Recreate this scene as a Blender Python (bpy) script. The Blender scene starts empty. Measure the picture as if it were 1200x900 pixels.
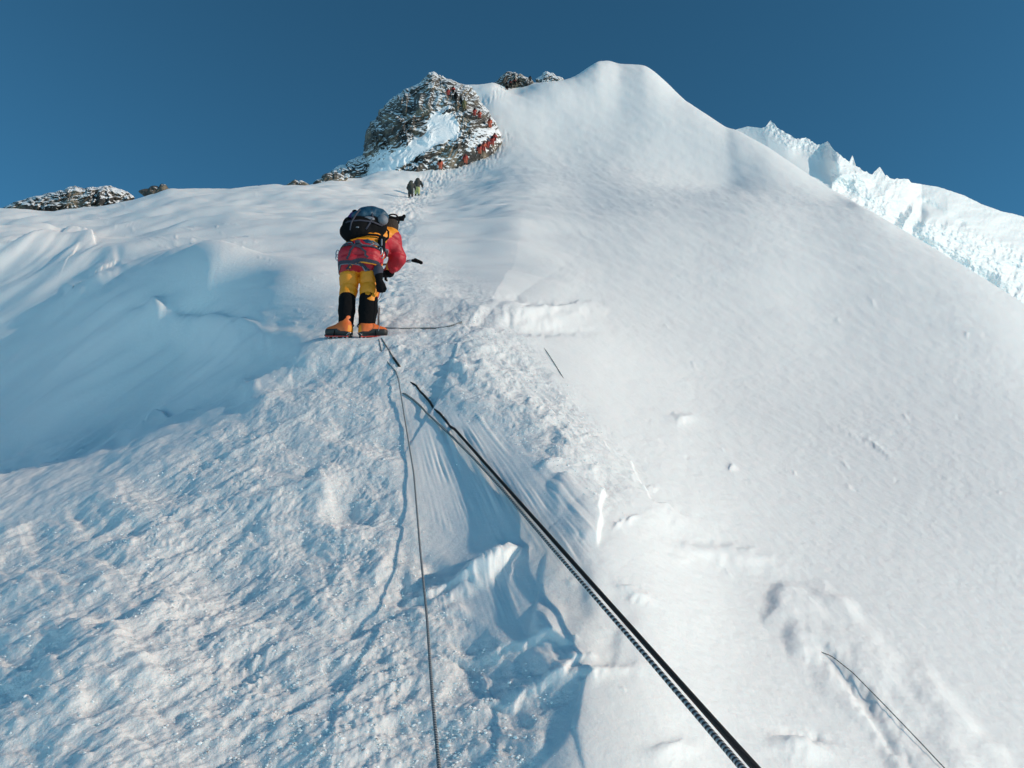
import bpy, bmesh, math, random
import numpy as np
from mathutils import Vector, Matrix, Quaternion

R = math.radians
QUALITY = 1.0
rng = np.random.default_rng(7)
random.seed(7)
sc = bpy.context.scene
COL = sc.collection

# ------------------------------------------------------------------ camera
CAMZ = 1.6
PITCH = R(15.0)
F = 900.0                      # focal length in photo pixels (1200 wide)
cam_d = bpy.data.cameras.new('camera')
cam_d.sensor_width = 36.0
cam_d.lens = F / 1200.0 * 36.0
cam_d.clip_start = 0.05
cam_d.clip_end = 6000
cam = bpy.data.objects.new('camera', cam_d)
COL.objects.link(cam)
cam.location = (0, 0, CAMZ)
cam.rotation_euler = (R(90) + PITCH, 0, 0)
sc.camera = cam

CP, SP = math.cos(PITCH), math.sin(PITCH)

def pix_st(u, v):
    """photo pixel -> slopes (x/y, (z-cam)/y) of the sight line"""
    cx = (np.asarray(u, float) - 600) / F
    cy = (450 - np.asarray(v, float)) / F
    yy = CP - cy * SP
    zz = SP + cy * CP
    return cx / yy, zz / yy

def st_pix(s, t):
    fw = CP + t * SP
    up = -SP + t * CP
    return 600 + F * s / fw, 450 - F * up / fw

def at(u, v, y):
    s, t = pix_st(u, v)
    return Vector((float(s) * y, y, CAMZ + float(t) * y))

# ------------------------------------------------------------------ noise
_perm = np.random.default_rng(1234).permutation(4096).astype(np.int32)
_ang = np.random.default_rng(99).random(4096) * 2 * math.pi
_gx, _gy = np.cos(_ang), np.sin(_ang)

def _h(ix, iy, seed):
    return _perm[(_perm[(ix + seed * 131) & 4095] + iy * 17 + seed * 7) & 4095]

def noise(x, y, seed=0):
    x0 = np.floor(x); y0 = np.floor(y)
    fx = x - x0; fy = y - y0
    ix = x0.astype(np.int64); iy = y0.astype(np.int64)
    sx = fx * fx * fx * (fx * (fx * 6 - 15) + 10)
    sy = fy * fy * fy * (fy * (fy * 6 - 15) + 10)
    def g(a, b):
        h = _h(ix + a, iy + b, seed)
        return _gx[h] * (fx - a) + _gy[h] * (fy - b)
    n0 = g(0, 0) * (1 - sx) + g(1, 0) * sx
    n1 = g(0, 1) * (1 - sx) + g(1, 1) * sx
    return (n0 * (1 - sy) + n1 * sy) * 1.5

def fbm(x, y, octaves=4, seed=0, gain=0.5):
    a, s, f = 1.0, 0.0, 1.0
    for i in range(octaves):
        s = s + a * noise(x * f + i * 13.7, y * f - i * 7.3, seed + i)
        a *= gain; f *= 2.03
    return s

def ridged(x, y, octaves=4, seed=0, gain=0.5):
    a, s, f = 1.0, 0.0, 1.0
    for i in range(octaves):
        s = s + a * (1 - np.abs(noise(x * f + i * 3.1, y * f + i * 9.7, seed + i)) * 2)
        a *= gain; f *= 2.1
    return s

def worley(x, y, seed=0):
    """distance to nearest feature point and a random value of its cell"""
    ix = np.floor(x).astype(np.int64); iy = np.floor(y).astype(np.int64)
    best = np.full(np.shape(x), 9.0); val = np.zeros(np.shape(x))
    for a in (-1, 0, 1):
        for b in (-1, 0, 1):
            h = _h(ix + a, iy + b, seed)
            px = ix + a + 0.5 + _gx[h] * 0.42
            py = iy + b + 0.5 + _gy[(h * 7 + 3) & 4095] * 0.42
            d = (px - x) ** 2 + (py - y) ** 2
            m = d < best
            best = np.where(m, d, best); val = np.where(m, h / 4096.0, val)
    return np.sqrt(best), val

def smooth(e0, e1, x):
    t = np.clip((x - e0) / (e1 - e0), 0, 1)
    return t * t * (3 - 2 * t)

# ------------------------------------------------------------------ object helpers
def tag(o, label=None, cat=None, group=None, kind=None):
    if label: o['label'] = label
    if cat: o['category'] = cat
    if group: o['group'] = group
    if kind: o['kind'] = kind
    return o

def new_obj(name, me, parent=None, mats=()):
    o = bpy.data.objects.new(name, me)
    COL.objects.link(o)
    if parent is not None: o.parent = parent
    for m in mats: me.materials.append(m)
    return o

def empty(name, loc, rz=0):
    o = bpy.data.objects.new(name, None)
    o.empty_display_size = 0.1
    COL.objects.link(o); o.location = loc; o.rotation_euler = (0, 0, rz)
    return o

def mesh_np(name, co, faces, smooth_=True):
    """co (n,3), faces (m,k) all the same k"""
    me = bpy.data.meshes.new(name)
    n, (m, k) = len(co), faces.shape
    me.vertices.add(n); me.vertices.foreach_set('co', np.ascontiguousarray(co, np.float32).ravel())
    me.loops.add(m * k); me.loops.foreach_set('vertex_index', np.ascontiguousarray(faces, np.int32).ravel())
    me.polygons.add(m)
    me.polygons.foreach_set('loop_start', np.arange(0, m * k, k, dtype=np.int32))
    me.polygons.foreach_set('loop_total', np.full(m, k, np.int32))
    me.update(calc_edges=True)
    me.polygons.foreach_set('use_smooth', np.full(m, smooth_, bool))
    me.validate()
    return me

def grid_faces(nr, nc):
    i = np.arange(nr * nc).reshape(nr, nc)
    return np.stack([i[:-1, :-1], i[:-1, 1:], i[1:, 1:], i[1:, :-1]], -1).reshape(-1, 4)

def attr(me, name, vals):
    a = me.attributes.new(name, 'FLOAT', 'POINT')
    a.data.foreach_set('value', np.ascontiguousarray(vals, np.float32).ravel())

# ------------------------------------------------------------------ materials
def mat(name, col, rough=0.6, metal=0.0, spec=0.5, bump=0.0, bscale=60, vary=0.0, emis=None):
    m = bpy.data.materials.new(name); m.use_nodes = True
    nt = m.node_tree; b = nt.nodes['Principled BSDF']
    b.inputs['Base Color'].default_value = (*col, 1)
    b.inputs['Roughness'].default_value = rough
    b.inputs['Metallic'].default_value = metal
    b.inputs['Specular IOR Level'].default_value = spec
    if bump or vary:
        tc = nt.nodes.new('ShaderNodeTexCoord')
        nz = nt.nodes.new('ShaderNodeTexNoise'); nz.inputs['Scale'].default_value = bscale
        nz.inputs['Detail'].default_value = 4
        nt.links.new(tc.outputs['Object'], nz.inputs['Vector'])
        if bump:
            bp = nt.nodes.new('ShaderNodeBump'); bp.inputs['Strength'].default_value = bump
            bp.inputs['Distance'].default_value = 0.02
            nt.links.new(nz.outputs['Fac'], bp.inputs['Height'])
            nt.links.new(bp.outputs['Normal'], b.inputs['Normal'])
        if vary:
            mr = nt.nodes.new('ShaderNodeMapRange')
            mr.inputs['To Min'].default_value = 1 - vary; mr.inputs['To Max'].default_value = 1 + vary
            mx = nt.nodes.new('ShaderNodeVectorMath'); mx.operation = 'SCALE'
            mx.inputs[0].default_value = col
            nz2 = nt.nodes.new('ShaderNodeTexNoise'); nz2.inputs['Scale'].default_value = bscale * 0.3
            nt.links.new(tc.outputs['Object'], nz2.inputs['Vector'])
            nt.links.new(nz2.outputs['Fac'], mr.inputs['Value'])
            nt.links.new(mr.outputs['Result'], mx.inputs['Scale'])
            nt.links.new(mx.outputs['Vector'], b.inputs['Base Color'])
    return m

def snow_material(name, bump=0.35):
    m = bpy.data.materials.new(name); m.use_nodes = True
    nt = m.node_tree; N = nt.nodes; L = nt.links; b = N['Principled BSDF']
    b.inputs['Base Color'].default_value = SNOW_COL
    b.inputs['Roughness'].default_value = 0.55
    b.inputs['Specular IOR Level'].default_value = 0.25
    b.inputs['Subsurface Weight'].default_value = 0.9
    b.inputs['Subsurface Radius'].default_value = (0.8, 0.95, 1.0)
    b.inputs['Subsurface Scale'].default_value = 0.018
    geo = N.new('ShaderNodeNewGeometry')
    n1 = N.new('ShaderNodeTexNoise'); n1.inputs['Scale'].default_value = 14; n1.inputs['Detail'].default_value = 6
    n1.inputs['Roughness'].default_value = 0.65
    n2 = N.new('ShaderNodeTexNoise'); n2.inputs['Scale'].default_value = 120; n2.inputs['Detail'].default_value = 3
    L.new(geo.outputs['Position'], n1.inputs['Vector']); L.new(geo.outputs['Position'], n2.inputs['Vector'])
    at_ = N.new('ShaderNodeAttribute'); at_.attribute_name = 'rough'
    mu = N.new('ShaderNodeMath'); mu.operation = 'MULTIPLY_ADD'
    mu.inputs[1].default_value = bump; mu.inputs[2].default_value = bump * 0.42
    L.new(at_.outputs['Fac'], mu.inputs[0])
    b1 = N.new('ShaderNodeBump'); b1.inputs['Distance'].default_value = 0.06
    L.new(mu.outputs[0], b1.inputs['Strength']); L.new(n1.outputs['Fac'], b1.inputs['Height'])
    b2 = N.new('ShaderNodeBump'); b2.inputs['Distance'].default_value = 0.006
    L.new(mu.outputs[0], b2.inputs['Strength']); L.new(n2.outputs['Fac'], b2.inputs['Height'])
    L.new(b1.outputs['Normal'], b2.inputs['Normal']); L.new(b2.outputs['Normal'], b.inputs['Normal'])
    return m
SNOW_COL = (0.90, 0.90, 0.89, 1)

# ------------------------------------------------------------------ light
SUN_AZ = Vector((0.965, -0.26, 0)).normalized()      # horizontal direction TO the sun
SUN_EL = R(21)
world = bpy.data.worlds.new('World'); sc.world = world; world.use_nodes = True
nt = world.node_tree
sky = nt.nodes.new('ShaderNodeTexSky'); sky.sky_type = 'NISHITA'; sky.sun_disc = False
sky.sun_elevation = SUN_EL
sky.sun_rotation = math.atan2(SUN_AZ.x, SUN_AZ.y)
sky.altitude = 7500; sky.air_density = 1.25; sky.dust_density = 0.3; sky.ozone_density = 1.6
tint = nt.nodes.new('ShaderNodeVectorMath'); tint.operation = 'MULTIPLY'; tint.inputs[1].default_value = (0.31, .73, .72)
nt.links.new(sky.outputs[0], tint.inputs[0])
# pale band added out of view around and below the horizon to lighten shade
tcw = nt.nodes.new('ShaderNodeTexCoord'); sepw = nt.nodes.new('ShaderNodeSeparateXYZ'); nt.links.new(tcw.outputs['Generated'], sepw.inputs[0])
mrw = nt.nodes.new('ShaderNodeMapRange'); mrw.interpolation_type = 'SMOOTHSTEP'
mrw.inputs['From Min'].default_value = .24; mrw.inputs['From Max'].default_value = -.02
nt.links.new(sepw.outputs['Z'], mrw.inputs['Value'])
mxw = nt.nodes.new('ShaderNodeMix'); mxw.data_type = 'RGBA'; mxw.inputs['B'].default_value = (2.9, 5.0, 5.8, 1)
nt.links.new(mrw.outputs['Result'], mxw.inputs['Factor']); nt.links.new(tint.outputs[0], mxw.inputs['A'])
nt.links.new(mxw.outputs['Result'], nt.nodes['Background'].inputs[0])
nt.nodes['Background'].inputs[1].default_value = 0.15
sd = bpy.data.lights.new('sun', 'SUN'); sd.energy = 2.5; sd.angle = R(0.6); sd.color = (1.0, 0.84, 0.655)
sun = bpy.data.objects.new('sun', sd); COL.objects.link(sun)
dirv = Vector((SUN_AZ.x * math.cos(SUN_EL), SUN_AZ.y * math.cos(SUN_EL), math.sin(SUN_EL)))
sun.rotation_euler = (-dirv).to_track_quat('-Z', 'Y').to_euler()
sun.location = dirv * 50
vs = sc.view_settings
vs.view_transform = 'Standard'; vs.look = 'None'; vs.exposure = 0.29; vs.gamma = 1.0; vs.use_curve_mapping = False
sc.cycles.use_denoising = True
sc.cycles.max_bounces = 6; sc.cycles.diffuse_bounces = 4
# ------------------------------------------------------------------ snow slope
# control points: photo pixel + T (mean slope from the camera's feet) or + distance y
CT = [  # u, v, T   (near ground)
 (-150,900,.35),(0,900,.428),(250,900,.458),(480,900,.485),(690,900,.49),(850,900,.43),(1000,900,.36),(1200,900,.27),(1350,900,.21),
 (0,700,.402),(300,700,.45),(500,700,.485),(690,640,.50),(690,760,.495),(850,700,.40),(850,600,.40),(1000,750,.345),(1200,600,.297),
 (-150,600,.35),(0,590,.385),(150,545,.43),(300,500,.48),(600,500,.505),(560,400,.53),(350,455,.50),(420,395,.545),
 (1200,450,.345),(1000,400,.405),(800,450,.42),(700,400,.475),(480,330,.555),(430,330,.55),
]
CY = [  # u, v, y   (farther ground)
 (-20,552,13.5),(100,520,11.2),(230,455,11),(-60,430,23),(100,410,17.5),(230,380,14.5),(300,350,11.8),(240,325,15),(160,345,17),
 (100,310,26),(-60,320,42),(300,300,19),(300,250,40),(150,265,40),(-40,275,40),
 (0,247,65),(-100,262,60),(100,231,74),(200,223,80),(300,220,85),(400,210,92),
 (485,232,63),(450,280,24),(540,195,112),(590,168,125),(560,97,150),(480,215,95),
 (640,96,157),(680,100,209),(600,130,157),(700,120,145),(650,108,146),(650,150,130),(700,200,87),(850,200,110),(715,70,212),(755,76,191),(800,118,213),(860,150,165),(975,218,146),(1100,290,81),(1200,352,61),(1300,412,62),
 (700,250,40),(600,250,50),(560,330,15.5),
]
pts, vals = [], []
KS = 2.2
for u, v, T in CT:
    s, t = pix_st(u, v); y = CAMZ / (T - t)
    pts.append((s * KS, math.log(y))); vals.append(T)
for u, v, y in CY:
    s, t = pix_st(u, v)
    pts.append((s * KS, math.log(y))); vals.append(t + CAMZ / y)
# beyond the skyline the ground falls away behind the ridge; wide sides
for u, v, y, T in [(-100,262,95,.40),(0,247,100,.44),(200,223,125,.46),(400,210,150,.50),(560,97,235,.55),(715,70,260,.60),
                   (800,118,240,.55),(860,150,210,.48),(975,218,175,.38),(1100,290,140,.28),(1200,352,112,.18),(1300,412,95,.1)]:
    s, t = pix_st(u, v); pts.append((s * KS, math.log(y))); vals.append(T)
for u, v, y in [(430,222,150),(470,190,175),(400,222,130),(510,125,175),(535,98,170)]:
    s, t = pix_st(u, v); pts.append((s * KS, math.log(y))); vals.append(t + CAMZ / y)
for s, y, T in [(-1.5,2,.25),(-1.5,6,.22),(-1.5,15,.30),(-1.5,60,.36),(1.5,2,.02),(1.5,8,.0),(1.5,30,.05),(1.5,80,.0),(0,1.1,.485),(-.7,1.2,.37),(.7,1.2,.22)]:
    pts.append((s * KS, math.log(y))); vals.append(T)
pts = np.array(pts); vals = np.array(vals)
def _tps(d2): return np.where(d2 > 1e-12, 0.5 * d2 * np.log(np.maximum(d2, 1e-12)), 0.0)
_n = len(pts)
_K = _tps(((pts[:, None] - pts[None]) ** 2).sum(-1)) + np.eye(_n) * 0.0006
_P = np.hstack([np.ones((_n, 1)), pts])
_A = np.block([[_K, _P], [_P.T, np.zeros((3, 3))]])
_w = np.linalg.solve(_A, np.concatenate([vals, np.zeros(3)]))

def T_of(s, q):
    sh = np.shape(s); s = np.ravel(s) * KS; q = np.ravel(q)
    out = _w[_n] + _w[_n + 1] * s + _w[_n + 2] * q
    for i in range(_n):
        out += _w[i] * _tps((s - pts[i, 0]) ** 2 + (q - pts[i, 1]) ** 2)
    return out.reshape(sh)

# grid: columns of constant s = x/y, rows of constant y, spacing about a pixel
NC = int(1250 * QUALITY); NR = int(1350 * QUALITY)
s_in = np.linspace(-0.80, 0.80, NC)
s_out = 0.80 + (np.linspace(0, 1, 50)[1:] ** 1.6) * 0.9
S1 = np.concatenate([-s_out[::-1], s_in, s_out])
ys = np.exp(np.linspace(math.log(1.25), math.log(265), 6000))
dens = 1440 / ys + 95 + 60 * np.exp(-((np.log(ys) - math.log(130)) / .6) ** 2)
cum = np.concatenate([[0], np.cumsum((dens[1:] + dens[:-1]) / 2 * np.diff(np.log(ys)))])
Y1 = np.interp(np.linspace(0, cum[-1], NR), cum, ys)
S, Y = np.meshgrid(S1, Y1)
# smooth base evaluated coarsely, then interpolated
sc_ = np.linspace(S1[0], S1[-1], 260); qc_ = np.linspace(math.log(1.2), math.log(270), 260)
SG, QG = np.meshgrid(sc_, qc_)
TG = T_of(SG, QG)
def T_fast(s, q):
    a = np.clip((s - sc_[0]) / (sc_[1] - sc_[0]), 1, 257.999); b = np.clip((q - qc_[0]) / (qc_[1] - qc_[0]), 1, 257.999)
    i = a.astype(int); j = b.astype(int); fa = a - i; fb = b - j
    def cub(p0, p1, p2, p3, f):
        return p1 + 0.5 * f * (p2 - p0 + f * (2 * p0 - 5 * p1 + 4 * p2 - p3 + f * (3 * (p1 - p2) + p3 - p0)))
    rows = []
    for dj in (-1, 0, 1, 2):
        rows.append(cub(*[TG[j + dj, i + di] for di in (-1, 0, 1, 2)], fa))
    return cub(*rows, fb)
T0 = T_fast(S, np.log(Y))
# trim the far rows so that the crest follows the mountain's real outline
SKY = [(-400,300),(-100,258),(0,248),(50,250),(100,247),(150,238),(200,223),(300,221),(340,219),(400,212),(430,207),(470,203),(500,170),(525,104),(545,98),(580,97),(630,97),(660,94),(675,89),
       (690,79),(702,71),(715,71),(725,75),(740,75),(755,76),(768,84),(780,95),(800,115),(825,132),(850,149),(862,152),(900,172),(975,222),(1046,262),(1100,294),(1200,356),(1300,416),(1500,530)]
_ss, _tt = pix_st([p[0] for p in SKY], [p[1] for p in SKY])
_o = np.argsort(_ss); t_des = np.interp(S1, _ss[_o], _tt[_o])
_kw = int(150 * QUALITY); _kern = np.exp(-np.linspace(-2.2, 2.2, 2 * _kw + 1) ** 2); _kern /= _kern.sum()
_us = st_pix(S1, t_des)[0]; _wt = smooth(440, 395, _us) + smooth(520, 545, _us)
_k2 = np.exp(-np.linspace(-2, 2, 15) ** 2); t_des = np.convolve(np.pad(t_des, 7, 'edge'), _k2 / _k2.sum(), 'valid')
for _ in range(10):
    e_ = T0 - CAMZ / Y; jc = e_.argmax(0); dlt = e_.max(0) - t_des
    dlt = np.convolve(np.pad(dlt * _wt, _kw, 'edge'), _kern, 'valid')
    if _ < 5: T0 = T0 - dlt[None] * smooth(math.log(9), math.log(80), np.log(Y))
    else:
        yc = Y1[jc]; yc = np.convolve(np.pad(yc, 40, 'edge'), np.ones(81) / 81, 'valid')
        T0 = T0 - dlt[None] * smooth(.62, .98, Y / yc[None])
    if _ == 4:
        _kw = int(14 * QUALITY); _kern = np.exp(-np.linspace(-2.2, 2.2, 2 * _kw + 1) ** 2); _kern /= _kern.sum()
Z0 = Y * T0
X = S * Y
U, V = st_pix(S, (Z0 - CAMZ) / Y)
def _seg_ridge(px, py, poly, wl, wr):
    best = np.full(px.shape, 1e9); val = np.zeros(px.shape); n = len(poly) - 1
    for k in range(n):
        ax, ay = poly[k]; bx, by = poly[k + 1]; dx, dy = bx - ax, by - ay
        t = np.clip(((px - ax) * dx + (py - ay) * dy) / (dx * dx + dy * dy), 0, 1)
        ex, ey = px - ax - t * dx, py - ay - t * dy; d = np.hypot(ex, ey); m = d < best
        side = dx * ey - dy * ex
        f = np.exp(-(d / np.where(side > 0, wl, wr)) ** 2) * smooth(.15, 1.4, (k + t))
        best = np.where(m, d, best); val = np.where(m, f, val)
    return val
_cx = U + 16 * noise(U / 90, V / 90, 3); _cy = V + 10 * noise(U / 90 + 5, V / 90, 4)
Z0 = Z0 + Y / F * 27 * _seg_ridge(_cx, _cy, [(480,385),(545,415),(600,470),(650,540),(690,620),(700,700),(705,800),(720,960)], 72, 120)
Z0 = Z0 - Y / F * 9 * np.exp(-(((_cx - 520) * .94 + (_cy - 560) * -.05) / 70) ** 2 - ((_cy - 640) / 190) ** 2)
U, V = st_pix(S, (Z0 - CAMZ) / Y)

# ---- relief features ------------------------------------------------------
def poly_dist(px, py, poly):
    """distance to a polyline (photo px of the base surface), parameter along it, signed side"""
    best = np.full(px.shape, 1e9); par = np.zeros(px.shape); side = np.zeros(px.shape)
    n = len(poly) - 1
    for k in range(n):
        ax, ay = poly[k]; bx, by = poly[k + 1]
        dx, dy = bx - ax, by - ay; l2 = dx * dx + dy * dy
        t = np.clip(((px - ax) * dx + (py - ay) * dy) / l2, 0, 1)
        ex = px - ax - t * dx; ey = py - ay - t * dy
        d = np.hypot(ex, ey); m = d < best
        best = np.where(m, d, best); par = np.where(m, (k + t) / n, par)
        side = np.where(m, np.sign(dx * ey - dy * ex), side)
    return best, par, side

def in_poly(px, py, poly, soft):
    inside = np.zeros(px.shape, bool); n = len(poly)
    for k in range(n):
        ax, ay = poly[k]; bx, by = poly[(k + 1) % n]
        if ay == by: continue
        c = ((ay > py) != (by > py)) & (px < (bx - ax) * (py - ay) / (by - ay) + ax)
        inside ^= c
    d, _, _ = poly_dist(px, py, list(poly) + [poly[0]])
    sd_ = np.where(inside, d, -d)
    return smooth(-soft, soft, sd_)

D = np.zeros_like(Z0)                      # relief, metres
# metres per photo pixel at each vertex
MPP = Y / F
wob = 9 * noise(U / 40, V / 40, 5); wob2 = 9 * noise(U / 40 + 31, V / 40, 6)
Uw, Vw = U + wob, V + wob2
near = V > 380

# masks ---------------------------------------------------------------
churn = in_poly(Uw, Vw, [(-200,690),(60,600),(200,545),(300,475),(360,420),(400,405),(450,400),(520,400),(560,430),(600,470),(560,480),(470,470),(470,560),(490,640),(560,740),(680,790),(640,860),(600,960),(300,1100),(-200,1100)], 22)
edgeband = in_poly(Uw, Vw, [(470,300),(520,290),(560,330),(600,360),(640,430),(720,510),(760,570),(720,600),(650,560),(580,470),(520,400),(450,400),(430,340)], 16)
chips = in_poly(Uw, Vw, [(430,395),(560,370),(640,440),(700,520),(640,540),(560,500),(470,440)], 14)
trail_line = [(415,400),(440,360),(455,320),(462,285),(470,255),(483,233),(500,215),(520,203),(545,192),(575,182),(590,160)]
trd, trp, _ = poly_dist(U, V, trail_line)
trail = np.exp(-(trd / np.interp(V, [150, 235, 300, 400], [7, 14, 24, 45])) ** 2)
trail2d, _, _ = poly_dist(U, V, [(592,100),(570,118),(545,130),(560,150)])
trail = np.maximum(trail, .8 * np.exp(-(trail2d / 7) ** 2))
scoop = in_poly(Uw, Vw, [(-200,280),(60,268),(110,275),(115,320),(150,350),(240,330),(330,400),(345,440),(150,515),(-200,590)], 18)
plateau = in_poly(U, V, [(-300,250),(0,243),(300,215),(480,205),(560,190),(470,300),(420,390),(340,400),(240,340),(130,330),(90,270),(-300,300)], 14)
face = smooth(0, 120, (U - 560) * 0.8 - (V - 300) * 0.25)

# broad undulation everywhere
D += MPP * 4 * fbm(X / Y * 3.5, np.log(Y) * 3.5, 3, 11) * (1 - 0.8 * face)
D += 0.010 * np.minimum(Y, 40) * fbm(X / 6, Y / 6, 3, 61) * (0.25 + 0.75 * (1 - face)) * smooth(8, 20, Y)

# churned foreground snow: lumps over lumps
uy = (V - 400)
wx = X + 0.1 * noise(X * 3, Y * 3, 70); wy = Y + 0.1 * noise(X * 3 + 9, Y * 3, 71)
l1, _ = worley(wx * 4.2, wy * 3.2, 21)
l2, v2 = worley(wx * 11, wy * 9, 22)
l3, v3 = worley(wx * 26, wy * 22, 23)
l4, v4 = worley(wx * 55, wy * 48, 24)
lump = 0.050 * fbm(wx * 1.5 + wy * .7, wy * 1.5, 3, 30) \
     + 0.016 * (0.5 - l1) + 0.014 * np.maximum(0.5 - l2, 0) * (0.2 + v2 * 1.8)
crumb = 0.017 * np.maximum(0.55 - l3, 0) * (0.1 + v3 * 2.0) + 0.008 * np.maximum(.55 - l4, 0) * (v4 > .35) * (.5 + v4) + 0.012 * fbm(wx * 9, wy * 9, 3, 36)
softness = smooth(-.5, .5, fbm(X * 1.1 + 5, Y * 1.1, 2, 44))
crz = in_poly(Uw, Vw, [(230,500),(330,440),(400,405),(470,410),(500,470),(480,560),(470,690),(560,800),(600,960),(250,960),(180,760),(120,640)], 60)
D += churn * (lump * (.25 + .30 * softness) + crumb * (.06 + .45 * crz))
D += MPP * churn * (8 * fbm(U / 120 + V / 200, V / 70 - U / 200, 2, 37) + 3.8 * fbm(U / 46 + V / 130, V / 30 - U / 120, 3, 38)) * (1 - .35 * crz)
# elongated wind/rake texture running up-right in the left foreground
ru = (U * 0.90 - V * 0.43); rv = (U * 0.43 + V * 0.90)
rake = fbm(ru / 90, rv / 16, 4, 50)
D += MPP * 4 * rake * in_poly(Uw, Vw, [(-250,560),(160,500),(330,470),(300,650),(500,760),(450,1000),(-250,1000)], 40)

# trail: footsteps and crumbs
stp = worley(X * 2.2, Y * 1.3, 80)[0]
foots = worley(X * 6, Y * 3, 81)[0]
D += 2.3 * trail * (0.020 * fbm(X * 3, Y * 2, 3, 82) + 0.06 * (0.5 - stp) * smooth(8, 30, Y) + 0.022 * (0.45 - foots)) * (1 + smooth(20, 120, Y) * 2.2)
D -= 0.05 * trail * (1 + smooth(20, 120, Y) * 2)
D += (edgeband * 0.5 + chips * 0.55) * (0.014 * (0.5 - l2) + 0.010 * (0.5 - l3) + 0.035 * fbm(wx * 1.6, wy * 1.6, 3, 33) + .010 * fbm(wx * 8, wy * 8, 3, 34))

# sastrugi: little wind steps on the plateau (thin bright rims)
w1 = ridged((U * .98 + V * .2) / 46, (V - U * .10) / 7.5, 3, 90)
sast = smooth(1.25, 1.75, w1)
D += plateau * MPP * 1.3 * sast * smooth(0, .5, noise(U / 80, V / 26, 93)) + plateau * MPP * .7 * fbm(U / 60, V / 10, 3, 91)
D += MPP * .6 * smooth(1.35, 1.8, ridged((U * .9 - V * .3) / 50, (V * .9 + U * .15) / 9, 3, 95)) * face * smooth(-.1, .5, noise(U / 90, V / 60, 96)) * 0.8
D += MPP * .48 * fbm((U + V * .5) / 26, (V - U * .5) / 7, 3, 97) * face
D += MPP * .16 * fbm(U / 9, V / 5, 3, 98) * face * (.4 + smooth(-.2, .4, noise(U / 120, V / 70, 99)))

# scoop: streamlined drifts running down-left
du = (U * 0.83 - V * 0.56); dv = (U * 0.56 + V * 0.83)
D += scoop * MPP * (11 * noise(du / 260, dv / 34, 101) + 6.5 * noise(du / 140, dv / 14, 102) + 2.2 * noise(du / 70, dv / 6, 103))

def bump_at(u, v, ru_, rv_, ang, amp, p=2.0):
    """soft mound: radii in px, amp in px of height"""
    global D
    c, s_ = math.cos(R(ang)), math.sin(R(ang))
    m = (abs(U - u) < 4 * max(ru_, rv_)) & (abs(V - v) < 4 * max(ru_, rv_))
    if not m.any(): return
    uu, vv = U[m], V[m]; k = .55 * min(ru_, rv_); q = 2.4 * min(ru_, rv_)
    uu = uu + k * fbm(uu / q, vv / q, 2, 300); vv = vv + k * fbm(uu / q + 50, vv / q, 2, 301)
    a = ((uu - u) * c + (vv - v) * s_) / ru_; b = (-(uu - u) * s_ + (vv - v) * c) / rv_
    D[m] += MPP[m] * amp * .8 * np.exp(-(a * a + b * b) ** (p / 2))

def ledge(poly, w_near, w_far, amp, jag=0, seed=0, soft=2.0):
    """a step along a polyline: the ground on its far (upper/right-hand) side stands amp px higher and fades out w_far px away"""
    global D
    uu = U + jag * 1.8 * fbm(U / 30, V / 30, 3, 200 + seed, .4); vv = V + jag * 1.8 * fbm(U / 30 + 7, V / 30, 3, 201 + seed, .4)
    d, p, sd_ = poly_dist(uu, vv, poly)
    endf = smooth(0, .12, p) * smooth(1, .88, p)
    prof = np.where(sd_ < 0, smooth(-soft, soft, d) * 1.0 * np.exp(-(d / w_far) ** 2), -smooth(soft * 6, 0, d) * 0 - 0.35 * np.exp(-(d / w_near) ** 2) * smooth(0, soft, d))
    D += MPP * amp * prof * endf * .8

# --- left drifts
ledge([(78,345),(98,330),(120,316),(142,302)], 8, 12, 5)
bump_at(110, 330, 44, 9, -36, 9)
bump_at(178, 374, 22, 11, -55, 13)
bump_at(230, 385, 70, 16, 8, 7)
bump_at(255, 392, 80, 15, 6, 17)
ledge([(112,290),(105,270),(60,268),(0,285),(-120,310)], 40, 30, 8, 2, 4)
# --- foreground shelf lip over the scoop
ledge([(-200,600),(0,562),(80,535),(150,512),(230,480),(300,452),(345,425)][::-1], 22, 46, 7, 3, 5)
for (u, v, a, b, g, h) in [
    (520,352,50,8,8,3),(570,362,60,9,10,6),(620,368,45,9,8,9),(670,362,30,7,0,7),(560,378,70,6,6,-5),(640,388,50,6,0,-4),
    (590,350,60,5,8,-3),
    (800,492,12,6,10,6),(858,548,4,3,0,4),(1030,525,16,3,35,3),(1000,510,25,4,20,2),
    (370,575,34,18,-25,19),(400,600,24,14,0,-13),(425,610,30,14,-10,-10),(350,430,25,9,-30,8),
    (290,455,20,12,-30,8),(310,470,26,10,-35,6),
    (445,670,24,10,-60,8),(470,690,30,16,-10,-12),
    (120,770,90,26,-28,16),(70,820,80,20,-25,12),(170,720,60,18,-25,9),(260,760,50,14,-30,8),(220,810,70,16,-28,-12),(330,830,70,16,-30,-12),(430,730,60,12,-28,-10),(380,700,60,18,-25,8),
    (60,720,70,14,-24,9),(20,690,50,10,-20,7)]:
    bump_at(u, v, a, b, g, h)
# --- kicked steps between the ropes: lit tread, shaded lip below
ledge([(470,702),(500,700),(540,690),(580,672),(612,645)], 10, 26, 9, 2, 7)
bump_at(572, 668, 40, 9, -33, 21)
bump_at(545, 692, 45, 6, -24, 8)
ledge([(520,770),(570,765),(620,752),(672,752)][::-1], 12, 30, -8, 3, 8)
ledge([(560,830),(600,822),(650,800),(690,770)], 14, 26, 7, 3, 9)
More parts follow.
